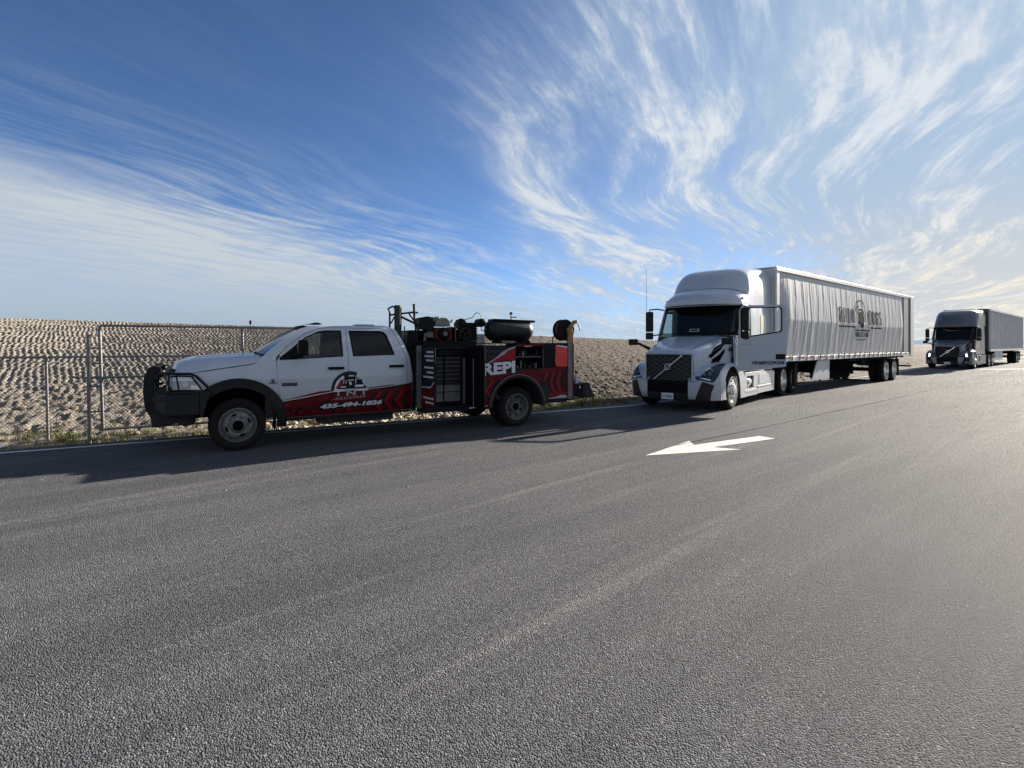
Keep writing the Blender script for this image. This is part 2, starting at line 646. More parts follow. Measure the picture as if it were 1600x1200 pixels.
# ------------------------------------------------------------------ road layout
J = np.array([3.24, 14.60])                  # the white line bends here
A1, A2 = math.atan2(6.38, 11.17), R(40.9)
D1 = np.array([math.cos(A1), math.sin(A1)])
N1 = np.array([-math.sin(A1), math.cos(A1)])
D2 = np.array([math.cos(A2), math.sin(A2)])
N2 = np.array([-math.sin(A2), math.cos(A2)])


def edge_dist(x, y):
    """distance beyond the white line, towards the field"""
    e1 = (x - J[0]) * N1[0] + (y - J[1]) * N1[1]
    e2 = (x - J[0]) * N2[0] + (y - J[1]) * N2[1]
    return np.minimum(e1, e2)


def road_z(x, y):
    return 0.1 * sst(x * 0.76 + y * 0.65, 33.5, 43.0)


def ground_z(x, y):
    e = edge_dist(x, y)
    s = (x - J[0]) * D1[0] + (y - J[1]) * D1[1]
    H = np.clip(2.94 - 0.0181 * (s + 18.6), 1.36, 3.1)
    r = np.clip((e - 1.0) / 21.5, 0, 1)
    r = 1 - (1 - r) ** 1.22
    z = H * r
    z = z - 0.10 * sst(e, 0.35, 0.9) * (1 - sst(e, 1.0, 2.2))
    far = sst(e, 26, 120)
    z = z * (1 - far) + 1.30 * far * (e > 1)
    rz = road_z(x, y)
    return np.where(e < 1, rz - 0.012 + np.minimum(0, -0.10 * sst(e, 0.35, 0.9)), z + rz * (1 - r)) - 0.012 * (e >= 1)


def gz(x, y):
    return float(ground_z(np.array([float(x)]), np.array([float(y)]))[0])
# ------------------------------------------------------------------ the ground
def grow(a, b, s0, g, smax=1e9):
    out = [a]
    s = s0
    while out[-1] < b:
        out.append(out[-1] + s)
        s = min(s * g, smax)
    return out


def np_mesh(name, V, nu, nv, m, parent=None, smooth=True):
    me = bpy.data.meshes.new(name)
    n = nu * nv
    me.vertices.add(n)
    me.vertices.foreach_set('co', V.astype(np.float32).ravel())
    i, j = np.meshgrid(np.arange(nu - 1), np.arange(nv - 1), indexing='ij')
    q = np.stack([i * nv + j, (i + 1) * nv + j, (i + 1) * nv + j + 1, i * nv + j + 1], -1).reshape(-1, 4)
    me.loops.add(q.size)
    me.loops.foreach_set('vertex_index', q.ravel().astype(np.int32))
    me.polygons.add(len(q))
    me.polygons.foreach_set('loop_start', (np.arange(len(q)) * 4).astype(np.int32))
    me.polygons.foreach_set('loop_total', np.full(len(q), 4, np.int32))
    me.update(calc_edges=True)
    if smooth:
        me.polygons.foreach_set('use_smooth', np.ones(len(q), bool))
    me.materials.append(m)
    o = bpy.data.objects.new(name, me)
    C.objects.link(o)
    if parent:
        o.parent = parent
    return o


def soil_material():
    m = bpy.data.materials.new('bare_desert_soil')
    m.use_nodes = True
    nt = m.node_tree
    k = NT(nt)
    b = nt.nodes['Principled BSDF']
    b.inputs['Roughness'].default_value = 0.95
    b.inputs['Specular IOR Level'].default_value = 0.15
    P = k.n('ShaderNodeNewGeometry').outputs['Position']
    f1 = k.ss(k.noise(P, 0.35, 5, 0.6), 0.3, 0.7)
    f2 = k.ss(k.noise(P, 7.0, 5, 0.7), 0.3, 0.72)
    c = k.mix(f1, (0.30, 0.27, 0.23), (0.39, 0.352, 0.305))
    c = k.mix(f2, k.mix(0.5, c, (0.125, 0.105, 0.085)), c)
    # thin winter weeds in patches
    g = k.m('MULTIPLY', k.ss(k.noise(k.n('ShaderNodeMapping', {'Vector': P, 'Rotation': (0, 0, -0.52), 'Scale': (0.12, 0.7, 1)}).outputs[0], 1.0, 4, 0.6), 0.56, 0.70), k.ss(k.noise(P, 5.0, 4, 0.7), 0.42, 0.6))
    c = k.mix(k.m('MULTIPLY', g, 0.55), c, (0.12, 0.135, 0.055))
    # the far field is browner
    sx = k.n('ShaderNodeSeparateXYZ', {'Vector': P})
    far = k.ss(k.m('ADD', k.m('MULTIPLY', sx.outputs[0], 0.86), k.m('MULTIPLY', sx.outputs[1], 0.5)), -4.0, 9.0)
    c = k.mix(k.m('MULTIPLY', far, 0.9), c, k.mix(f2, (0.085, 0.073, 0.06), (0.135, 0.117, 0.098)))
    nt.links.new(c, b.inputs['Base Color'])
    h = k.m('ADD', k.m('MULTIPLY', k.noise(P, 9.0, 6, 0.72), 0.10), k.m('MULTIPLY', k.noise(P, 38.0, 4, 0.7), 0.025))
    bp = k.n('ShaderNodeBump', {'Height': h, 'Strength': 1.0, 'Distance': 1.0})
    nt.links.new(bp.outputs[0], b.inputs['Normal'])
    return m


def build_ground():
    s_ = sorted(set([-v for v in grow(24, 4000, 1.0, 1.5)] + list(np.arange(-24, 1, 0.03)) + grow(1.01, 40, 0.03, 1.006) + grow(40.3, 9000, 0.3, 1.03)))
    t_ = sorted(set([-v for v in grow(0, 6000, 4, 1.6)] + [0.2, 0.45, 0.7] + list(np.arange(0.9, 24.5, 0.075)) + grow(24.6, 9000, 0.15, 1.07)))
    s_, t_ = np.array(s_), np.array(t_)
    SS, TT = np.meshgrid(s_, t_, indexing='ij')
    Xg = J[0] + SS * D1[0] + TT * N1[0]
    Yg = J[1] + SS * D1[1] + TT * N1[1]
    Zg = ground_z(Xg, Yg)
    e = edge_dist(Xg, Yg)
    # imprinted rows of pits left by a tracked machine
    wa = (fbm(SS * 0.45, TT * 0.45) - 0.5) * 2
    wb = (fbm(SS * 0.8 + 40, TT * 0.8) - 0.5)
    row = TT / 0.36 + wa * 0.5
    ri = np.floor(row)
    rf = row - ri
    off = _tab[(ri.astype(int) * 7) & 255, 3] * 0.5 + 0.5 * (ri % 2) + wb * 1.6
    cs = SS / 0.145 + off + 0.5 * rf
    cf = cs - np.floor(cs)
    pit = np.exp(-((cf - 0.5) / 0.21) ** 2) * np.clip(np.sin(PI * rf), 0, 1) ** 1.2
    rid = 0.5 + 0.5 * np.cos(2 * PI * cf)
    left = 1 - sst(SS, -6, 16)
    near = sst(e, 2.0, 7.5)
    clod = fbm(SS * 3.3, TT * 3.3, 4) - 0.5
    clod2 = fbm(SS * 9 + 3, TT * 7, 3) - 0.5
    clod3 = fbm(SS * 15 + 9, TT * 12, 2) - 0.5
    on = sst(e, 0.9, 2.2) * (1 - sst(e, 60, 150))
    dz = left * near * (-0.095 * pit + 0.008 * rid + 0.03 * clod2 + 0.03 * clod)
    dz = dz + (0.17 * clod + 0.13 * clod2) * (1 - 0.45 * sst(SS, -5, 4)) * (1 - 0.80 * left * near) * (0.35 + 0.65 * (1 - left * (1 - near) * 0.3))
    dz = dz + 0.10 * clod3 * (1 - 0.75 * left * near) * (1 - sst(SS, 8, 25))
    furrow = np.sin(2 * PI * TT / 0.75 + 2.2 * wb) * 0.035 * (1 - left)
    lim = 1 - sst(SS, 45, 120)
    Zg = Zg + on * (dz + furrow) * lim + 0.03 * sst(e, 0.5, 0.9) * (1 - on) * (e < 3) * clod2
    Zg = Zg - 0.25 * (e < -0.5)
    V = np.stack([Xg, Yg, Zg], -1).reshape(-1, 3)
    o = np_mesh('ground', V, len(s_), len(t_), soil_material())
    tag(o, kind='structure')


build_ground()


def asphalt_material():
    m = bpy.data.materials.new('asphalt')
    m.use_nodes = True
    nt = m.node_tree
    k = NT(nt)
    b = nt.nodes['Principled BSDF']
    P = k.n('ShaderNodeNewGeometry').outputs['Position']
    mp = k.n('ShaderNodeMapping', {'Vector': P, 'Rotation': (0, 0, -R(38))}).outputs[0]
    st = k.n('ShaderNodeMapping', {'Vector': mp, 'Scale': (0.10, 1.5, 1)}).outputs[0]
    streaks = k.ss(k.noise(st, 1.0, 6, 0.6, 0.4), 0.35, 0.72)
    st2 = k.n('ShaderNodeMapping', {'Vector': k.n('ShaderNodeMapping', {'Vector': P, 'Rotation': (0, 0, -R(43))}).outputs[0], 'Scale': (0.07, 3.6, 1)}).outputs[0]
    streak2 = k.ss(k.noise(st2, 1.0, 4, 0.6, 0.6), 0.56, 0.74)
    patch = k.ss(k.noise(P, 0.22, 4, 0.55), 0.3, 0.7)
    vor = k.n('ShaderNodeTexVoronoi', {'Vector': P, 'Scale': 118.0, 'Randomness': 1.0}, feature='F1')
    vcol = k.n('ShaderNodeSeparateColor', {'Color': vor.outputs['Color']})
    stone = vcol.outputs[0]
    c = k.mix(patch, (0.076, 0.079, 0.088), (0.099, 0.102, 0.111))
    c = k.mix(k.m('MULTIPLY', streaks, 0.65), c, (0.132, 0.134, 0.139))
    c = k.mix(k.m('MULTIPLY', streak2, 0.6), c, (0.185, 0.184, 0.184))
    # tyre sweeps: thin pale and dark arcs of vehicles turning in
    wp = k.n('ShaderNodeVectorMath', {0: P, 1: (27.0, -24.0, 0.0)}, operation='SUBTRACT').outputs[0]
    rad = k.n('ShaderNodeVectorMath', {0: wp}, operation='LENGTH').outputs['Value']
    rn = k.xyz(k.m('MULTIPLY', rad, 3.2), k.m('MULTIPLY', k.noise(P, 0.10, 2, 0.5), 5.0), 2.0)
    arcs = k.noise(rn, 1.0, 5, 0.62)
    gate_ = k.ss(k.noise(P, 0.16, 3, 0.5), 0.40, 0.60)
    c = k.mix(k.m('MULTIPLY', k.m('MULTIPLY', k.ss(arcs, 0.58, 0.70), gate_), 0.45), c, (0.19, 0.186, 0.182))
    c = k.mix(k.m('MULTIPLY', k.m('MULTIPLY', k.ss(arcs, 0.30, 0.38, 1.0, 0.0), gate_), 0.55), c, (0.07, 0.069, 0.07))
    lig = k.ss(stone, 0.0, 1.0, 0.52, 1.50)
    spk = k.m('MULTIPLY', k.ss(vcol.outputs[1], 0.985, 0.993), 1.6)
    lig = k.m('ADD', lig, spk)
    gapd = k.ss(vor.outputs['Distance'], 0.004, 0.0075)
    lig = k.m('MULTIPLY', lig, k.m('SUBTRACT', 1.0, k.m('MULTIPLY', k.ss(k.noise(P, 55, 3, 0.6), 0.52, 0.70), 0.45)))
    cc = k.n('ShaderNodeVectorMath', {0: c, 3: lig}, operation='SCALE').outputs[0]
    nt.links.new(cc, b.inputs['Base Color'])
    nt.links.new(k.ss(stone, 0, 1, 0.78, 0.97), b.inputs['Roughness'])
    b.inputs['Specular IOR Level'].default_value = 0.13
    h = k.m('SUBTRACT', k.m('MULTIPLY', stone, 0.0016), k.m('MULTIPLY', vor.outputs['Distance'], 0.20))
    h = k.m('ADD', h, k.m('MULTIPLY', k.noise(P, 45, 3, 0.6), 0.003))
    bp = k.n('ShaderNodeBump', {'Height': h, 'Strength': 0.55, 'Distance': 1.0})
    nt.links.new(bp.outputs[0], b.inputs['Normal'])
    return m


def build_asphalt():
    # a sheet whose ragged far side follows the white line 0.4 m beyond it
    us = np.array(sorted(set([-v for v in grow(20, 160, 3, 1.4)] + list(np.arange(-20, 60, 0.25)) + grow(60, 260, 1, 1.15))))
    vs = np.array([0, 0.02, 0.3, 0.6, 1.2, 2.5, 5, 9, 15, 24, 36, 60, 120])
    pts = np.zeros((len(us), len(vs), 3))
    half = (A2 - A1) / 2
    for i, u in enumerate(us):
        rag = 0.40 + 0.10 * (float(fbm(np.array([u * 0.5]), np.array([2.0]), 3)[0]) - 0.5) + 0.08 * (float(fbm(np.array([u * 4.0]), np.array([7.0]), 3)[0]) - 0.5)
        w = min(1, max(0, (u + 1.5) / 3))
        ang = A1 + (A2 - A1) * w
        n = np.array([-math.sin(ang), math.cos(ang)])
        p0 = J + (D1 * u if u < 0 else D2 * u) + n * rag
        for j, v in enumerate(vs):
            p = p0 - n * v
            pts[i, j] = (p[0], p[1], 0)
    pts[..., 2] = road_z(pts[..., 0], pts[..., 1])
    pts[:, 0, 2] -= 0.07
    o = np_mesh('asphalt_road', pts.reshape(-1, 3), len(us), len(vs), asphalt_material())
    tag(o, kind='structure')


build_asphalt()


def strip_mesh(name, path, w, z, m, jit=0.0, parent=None, kind=None):
    """flat painted strip along a ground path"""
    b = MB()
    P = [Vector((p[0], p[1])) for p in path]
    out = []
    for i, p in enumerate(P):
        d = (P[min(i + 1, len(P) - 1)] - P[max(i - 1, 0)]).normalized()
        n = Vector((-d.y, d.x))
        ww = w / 2 * (1 + jit * (random.random() - 0.5))
        for s_ in (1, -1):
            q = p + n * s_ * ww
            out.append((q.x, q.y, float(road_z(q.x, q.y)) + z))
    b.add(out, [(2 * i, 2 * i + 1, 2 * i + 3, 2 * i + 2) for i in range(len(P) - 1)])
    o = b.build(name, m, parent, fixn=False)
    if kind:
        tag(o, kind=kind)
    return o


road_white = paint_surface('worn_white_road_paint', (0.62, 0.61, 0.58))
seam_m = mat('bitumen_seam', (0.082, 0.080, 0.079), 0.95, spec=0.0, noise=(3, 0.3))
dust_m = mat('dusty_lip', (0.17, 0.158, 0.14), 0.9, noise=(4, 0.4))
line = [tuple(J + D1 * u) for u in np.arange(-40, -0.2, 0.5)] + [tuple(J)] + [tuple(J + D2 * u) for u in np.arange(0.5, 90, 0.5)]
strip_mesh('edge_line', line, 0.11, 0.004, road_white, 0.15, kind='structure')
seam = [(2.7, 8.83), (4.44, 10.23), (7.5, 12.83), (11.42, 16.12), (17.0, 21.0), (22.95, 26.06), (33, 34.7), (60, 58)]
ss_ = []
for (a, b_), (c_, d_) in zip(seam, seam[1:]):
    n_ = max(2, int(math.hypot(c_ - a, d_ - b_) / 0.6))
    for i in range(n_):
        ss_.append((a + (c_ - a) * i / n_ + random.uniform(-.012, .012), b_ + (d_ - b_) * i / n_ + random.uniform(-.012, .012)))
strip_mesh('paving_seam', ss_, 0.022, 0.004, seam_m, 1.2, kind='structure')

# the lane arrow, tip towards the camera's left
tri = [(1008.6, 711.9), (1077.0, 689.1), (1084.5, 695.4), (1186.5, 681.6), (1211.0, 685.5), (1114.5, 699.0), (1157.4, 702.6)]
arrow = [(2.021, 8.042), (3.09, 9.259), (3.046, 8.887), (4.538, 9.744), (4.697, 9.486), (3.292, 8.688), (3.659, 8.497)]
ar = sheet('lane_arrow', arrow, lambda u, v, o: (u, v, 0.004), road_white, None, sp=0.25)
tag(ar, 'white painted lane arrow on the asphalt pointing left, in front of the white truck', 'road marking')


def se(s, e):
    """ground point from distance along the line (m, from the bend) and beyond it"""
    p = J + (D1 if s < 0 else D2) * s + (N1 if s < 0 else N2) * e
    return float(p[0]), float(p[1])


def stones(name, n, srange, erange, size, m, seed):
    rd = random.Random(seed)
    base = []
    bm = bmesh.new()
    bmesh.ops.create_icosphere(bm, subdivisions=1, radius=1)
    bv = [v.co.copy() for v in bm.verts]
    bf = [tuple(v.index for v in f.verts) for f in bm.faces]
    bm.free()
    b = MB()
    for i in range(n):
        s_ = rd.uniform(*srange)
        e_ = rd.uniform(*erange)
        x, y = se(s_, e_)
        r = size[0] + (size[1] - size[0]) * rd.random() ** 3
        sc = (r * rd.uniform(.7, 1.3), r * rd.uniform(.7, 1.3), r * rd.uniform(.45, .9))
        z = gz(x, y) + sc[2] * 0.25
        t = rd.uniform(0, 6.28)
        c_, q_ = math.cos(t), math.sin(t)
        vs = []
        for v in bv:
            j = rd.uniform(.78, 1.18)
            a, d = v.x * sc[0] * j, v.y * sc[1] * j
            vs.append((x + a * c_ - d * q_, y + a * q_ + d * c_, z + v.z * sc[2] * j))
        b.add(vs, bf)
    return tag(b.build(name, m, fixn=False), kind='stuff')


lime = mat('pale_limestone', (0.50, 0.44, 0.35), 0.9, noise=(8, 0.45))
grit = mat('grey_grit', (0.21, 0.19, 0.17), 0.9, noise=(10, 0.5))
brownst = mat('brown_stone', (0.27, 0.21, 0.155), 0.9, noise=(8, 0.45))
stones('limestone_rubble', 1500, (-9.5, -3.2), (0.75, 2.3), (0.02, 0.085), lime, 1)
stones('shoulder_gravel', 3600, (-20, 14), (0.40, 1.05), (0.008, 0.028), grit, 2)
def pebbles():
    rd = random.Random(12)
    b = MB()
    for i in range(70):
        x, y = rd.uniform(-6, 14), rd.uniform(3, 13)
        if edge_dist(np.array([x]), np.array([y]))[0] > -0.3:
            continue
        r = rd.uniform(.004, .013)
        b.lathe([(0.0005, -.2 * r), (r, 0), (r * .8, r * .7), (0.0005, r)], (x, y, 0.0), 'z', 6)
    tag(b.build('road_pebbles', lime, fixn=False), kind='stuff')


pebbles()
stones('field_stones', 1500, (-19, 20), (0.9, 4.5), (0.015, 0.075), brownst, 3)

grass_m = mat('dry_green_grass', (0.13, 0.155, 0.045), 0.8, noise=(5, 0.5))
straw_m = mat('pale_straw', (0.36, 0.32, 0.16), 0.85, noise=(5, 0.3))


def tufts(name, spots, m, seed, hmax=0.2, per=26):
    rd = random.Random(seed)
    b = MB()
    for (s_, e_, rad, n) in spots:
        for i in range(n):
            x0, y0 = se(s_ + rd.gauss(0, rad), e_ + rd.gauss(0, min(rad * 0.5, 0.35)))
            z0 = gz(x0, y0) - 0.03
            for j in range(per):
                t = rd.uniform(0, 6.28)
                h = hmax * rd.uniform(.3, 1)
                l = h * rd.uniform(.1, .9)
                w = 0.005
                x, y = x0 + rd.gauss(0, .035), y0 + rd.gauss(0, .035)
                dx, dy = math.cos(t), math.sin(t)
                b.add([(x - dy * w, y + dx * w, z0), (x + dy * w, y - dx * w, z0), (x + dx * l * .5 + dy * w * .7, y + dy * l * .5 - dx * w * .7, z0 + h * .65), (x + dx * l * .5 - dy * w * .7, y + dy * l * .5 + dx * w * .7, z0 + h * .65), (x + dx * l, y + dy * l, z0 + h)],
                      [(0, 1, 2, 3), (3, 2, 4)])
    return tag(b.build(name, m, fixn=False), kind='stuff')


spots = [(-12.0, 1.25, .5, 40), (-12.8, 1.5, .3, 16), (-11.2, 1.1, .5, 16), (-10.1, 1.1, .4, 22), (-9.2, 1.2, .3, 14), (-7.6, 1.5, .4, 24), (-6.4, 1.6, .3, 14),
         (-2.2, 1.3, .8, 95), (-0.6, 1.5, .8, 110), (0.8, 1.5, .6, 50), (3.2, 1.3, .3, 14), (11.5, 2.0, .5, 30), (18, 2.2, 1.5, 40), (26, 2.5, 2, 50), (34, 2.5, 3, 50)]
tufts('verge_grass', spots, grass_m, 5, 0.13)
tufts('verge_straw', [(a, b_, c_ * 1.2, d_ // 2) for a, b_, c_, d_ in spots], straw_m, 6, 0.16, 14)

# ------------------------------------------------------------------ far hills
hill_m = mat('far_hill_haze_blue', (0.26, 0.33, 0.43), 1.0, spec=0.0)  # distance haze is put into this pale blue hill colour


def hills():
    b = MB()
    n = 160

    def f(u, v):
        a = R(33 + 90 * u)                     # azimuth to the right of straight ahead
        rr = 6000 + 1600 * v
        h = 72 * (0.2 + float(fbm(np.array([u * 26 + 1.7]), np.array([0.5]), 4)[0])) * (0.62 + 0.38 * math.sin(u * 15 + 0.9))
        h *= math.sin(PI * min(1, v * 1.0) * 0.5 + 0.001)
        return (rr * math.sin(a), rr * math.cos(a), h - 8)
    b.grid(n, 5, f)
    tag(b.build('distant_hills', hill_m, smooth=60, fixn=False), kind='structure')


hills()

# ------------------------------------------------------------------ fence and gate


def chain_mesh(s0, s1, e, z0, z1, pitch=0.062, r=0.0029):
    b = MB()
    L, H = s1 - s0, z1 - z0

    def seg(a, za, c, zc, o):
        p = Vector((*se(a, e + o), za))
        q = Vector((*se(c, e - o), zc))
        d = (q - p).normalized()
        n1 = Vector((N1[0], N1[1], 0))
        n2 = d.cross(n1)
        vs = []
        for c0 in (p, q):
            for t in (0, 2.094, 4.188):
                vs.append(c0 + (n1 * math.cos(t) + n2 * math.sin(t)) * r)
        b.add(vs, [(0, 1, 4, 3), (1, 2, 5, 4), (2, 0, 3, 5)])
    x = -H
    while x < L:
        for sgn in (1, -1):
            a0, a1 = x, x + H
            za, zb = (z0, z1) if sgn > 0 else (z1, z0)
            if a0 < 0:
                za += (zb - za) * (-a0) / H
                a0 = 0
            if a1 > L:
                zb = za + (zb - za) * (L - a0) / (a1 - a0)
                a1 = L
            if a1 > a0 + 1e-3:
                seg(s0 + a0, za, s0 + a1, zb, 0.002 * sgn)
        x += pitch
    return b


def P3(s, e, z):
    x, y = se(s, e)
    return (x, y, z)


fe = 1.34
fence = empty('chain_link_fence', P3(-16, fe, 0))
tag(fence, 'low galvanised chain-link fence along the road edge, left of and behind the gate', 'fence')


def inv(parent, o):
    o.parent = parent
    o.matrix_parent_inverse = Matrix.LocRotScale(parent.location, parent.rotation_euler, None).inverted()
    return o


for s_ in (-21.6, -18.6, -15.6, -12.55, -8.7):
    b = MB().tube([P3(s_, fe, gz(*se(s_, fe)) - 0.2), P3(s_ - 0.035, fe, 1.44)], 0.024, 10)
    b.tube([P3(s_ - 0.035, fe, 1.43), P3(s_ - 0.035, fe, 1.475)], 0.032, 10)
    inv(fence, b.build('post', galv, smooth=40))
inv(fence, MB().tube([P3(-22, fe, 1.456), P3(-8.68, fe, 1.456)], 0.021, 10).build('top_rail', galv, smooth=40))
inv(fence, MB().tube([P3(-22, fe, 0.12), P3(-8.68, fe, 0.12)], 0.004, 6).build('tension_wire', galv, smooth=40))
inv(fence, tag(chain_mesh(-22, -8.7, fe - 0.03, 0.10, 1.45).build('wire_mesh', galv, fixn=False), kind='stuff'))

ge = 0.70
gate = empty('metal_gate', P3(-11.7, ge, 0))
tag(gate, 'tall galvanised swing gate of pipe and chain-link standing behind the pickup hood', 'gate')
inv(gate, MB().tube([P3(-11.86, 0.66, -0.3), P3(-11.88, 0.66, 1.83)], 0.029, 12).tube([P3(-11.88, 0.66, 1.82), P3(-11.88, 0.66, 1.86)], 0.034, 12).build('hinge_post', galv, smooth=40))
for s_, z0 in ((-11.68, 0.16), (-9.43, 0.16)):
    inv(gate, MB().tube([P3(s_, ge, z0), P3(s_ - 0.05, ge, 2.02)], 0.026, 10).build('upright', galv, smooth=40))
inv(gate, MB().tube([P3(-7.9, ge, 0.16), P3(-7.94, ge, 2.02)], 0.026, 10).build('upright', galv, smooth=40))
for z_, s0_ in ((2.02, -11.72), (1.10, -11.9), (0.18, -11.68)):
    inv(gate, MB().tube([P3(s0_, ge, z_), P3(-7.9, ge, z_)], 0.022, 10).build('rail', galv, smooth=40))
inv(gate, MB().tube([P3(-11.6, ge + .02, 0.80), P3(-10.75, ge + .02, 1.10)], 0.009, 6).build('brace', galv, smooth=40))
for z_ in (0.5, 0.95, 1.35, 1.62):
    hb = MB().tube([P3(-11.87, 0.66, z_ - 0.03), P3(-11.87, 0.66, z_ + 0.03)], 0.036, 10)
    hb.bar(P3(-11.87, 0.68, z_), P3(-11.68, 0.70, z_), 0.022, 0.03)
    inv(gate, hb.build('hinge', galv))
inv(gate, MB().tube([P3(-11.9, ge, 1.10), P3(-12.05, ge - .02, 1.10), P3(-12.1, ge - .02, 1.13)], 0.014, 8).build('latch', galv, smooth=40))
inv(gate, tag(chain_mesh(-11.66, -7.92, ge - 0.02, 0.20, 2.0).build('wire_mesh', galv, fixn=False), kind='stuff'))

# a small survey marker on the crest
mp_ = se(-8.6 + 4.0, 22.6)
mkx, mky = -15.86, 32.2
mk = MB().tube([(mkx, mky, gz(mkx, mky) - .2), (mkx, mky, gz(mkx, mky) + 0.42)], 0.03, 6)
mk.box(mkx - .07, mkx + .07, mky - .01, mky + .01, gz(mkx, mky) + 0.2, gz(mkx, mky) + 0.40)
tag(mk.build('marker_stake', dark_metal), 'small dark marker stake standing alone on the crest of the embankment', 'stake')
# litter and a scrap of pale plastic by the fence foot
lt = sheet('plastic_scrap', [(0, 0), (1.3, 0.02), (1.9, 0.18), (1.2, 0.2), (0.5, 0.14), (0, 0.1)],
           lambda u, v, o: (lambda q: (q[0], q[1], gz(*q) + 0.05 + 0.02 * math.sin(u * 7 + v * 30)))(se(-14.6 + u, 0.95 + v)), print_white, None, sp=0.1)
tag(lt, 'strip of pale plastic lying at the verge below the chain-link fence', 'litter')

# a broad painted line across the lane far to the right
cl = sheet('cross_line', [(29.75, 33.8), (30.0, 34.1), (37.5, 35.4), (37.3, 34.9)], lambda u, v, o: (u, v, float(road_z(u, v)) + 0.004), road_white, None, sp=1.0)
tag(cl, kind='structure')
# ================================================================== service pickup
PA = math.atan2(0.5041, 0.8636)
pk = empty('service_pickup', (-4.31, 8.32, 0), PA)
tag(pk, 'white crew cab service pickup with red and black graphics and a black tool body', 'pickup truck')
PW = 2.43


def pb(a, z):
    """inset of the pickup side at length a, height z"""
    t = 0.12 + 0.035 * ((z - 1.0) / 0.5) ** 2 if z < 1.44 else 0.147 + (z - 1.44) * 0.36 + 0.10 * (z - 1.44) ** 2
    if a < 0.3:
        t += 0.10 * ((0.3 - a) / 1.2) ** 2
    if a > 2.70:
        t += 0.25 * (a - 2.70) ** 2 / 0.24
    if z < 0.75:
        t += 0.05 * ((0.75 - z) / 0.3) ** 2
    # shoulder crease above the wheels
    t -= 0.012 * math.exp(-((z - 1.13) / 0.05) ** 2)
    return t


def near(u, v, o):
    return (u, pb(u, v) - o, v)


def far(u, v, o):
    return (u, PW - pb(u, v) + o, v)


def arc(cx, cz, r, a0, a1, n=18):
    return [(cx + r * math.cos(R(a0 + (a1 - a0) * i / n)), cz + r * math.sin(R(a0 + (a1 - a0) * i / n))) for i in range(n + 1)]


GAP = 0.006
fender = [(-0.90, 0.98), (-0.915, 1.20), (-0.88, 1.26), (-0.686, 1.225), (-0.348, 1.275), (0.0, 1.325), (0.234, 1.362), (0.30, 1.40), (0.345, 1.47), (0.40, 1.50), (0.583, 1.50), (0.583, 1.40), (0.60, 1.15), (0.628, 0.75), (0.640, 0.455), (0.60, 0.45)] + arc(0.02, 0.41, 0.60, 5, 150) + [(-0.55, 0.98)]
fdoor = [(0.590, 1.405), (0.606, 1.10), (0.635, 0.75), (0.648, 0.462), (1.750, 0.455), (1.748, 1.43), (1.742, 1.975), (1.45, 1.975), (1.27, 1.955), (1.055, 1.865), (0.73, 1.615)]
fwin = [(0.645, 1.432), (0.86, 1.640), (1.061, 1.800), (1.268, 1.900), (1.40, 1.922), (1.655, 1.928), (1.655, 1.478)]
rdoor = [(1.756, 0.455), (2.70, 0.470), (2.79, 0.60), (2.83, 0.95), (2.81, 1.42), (2.675, 1.78), (2.60, 1.93), (2.50, 1.972), (1.748, 1.975), (1.754, 1.43)]
rwin = [(1.805, 1.925), (2.33, 1.925), (2.42, 1.91), (2.475, 1.85), (2.585, 1.50), (1.845, 1.478)]
cabo = [(0.583, 1.50), (0.40, 1.50), (0.50, 1.60), (0.81, 1.855), (0.98, 1.955), (1.12, 2.0), (2.55, 2.01), (2.66, 1.96), (2.76, 1.78), (2.88, 1.46), (2.93, 1.1), (2.93, 0.47), (2.70, 0.455), (0.640, 0.45), (0.628, 0.75), (0.60, 1.15), (0.583, 1.40)]


def grown(poly, g):
    cx = sum(p[0] for p in poly) / len(poly)
    cz = sum(p[1] for p in poly) / len(poly)
    out = []
    for x, z in poly:
        d = math.hypot(x - cx, z - cz)
        out.append((cx + (x - cx) * (1 + g / d), cz + (z - cz) * (1 + g / d)))
    return out


def beltbulge(mapf):
    return mapf


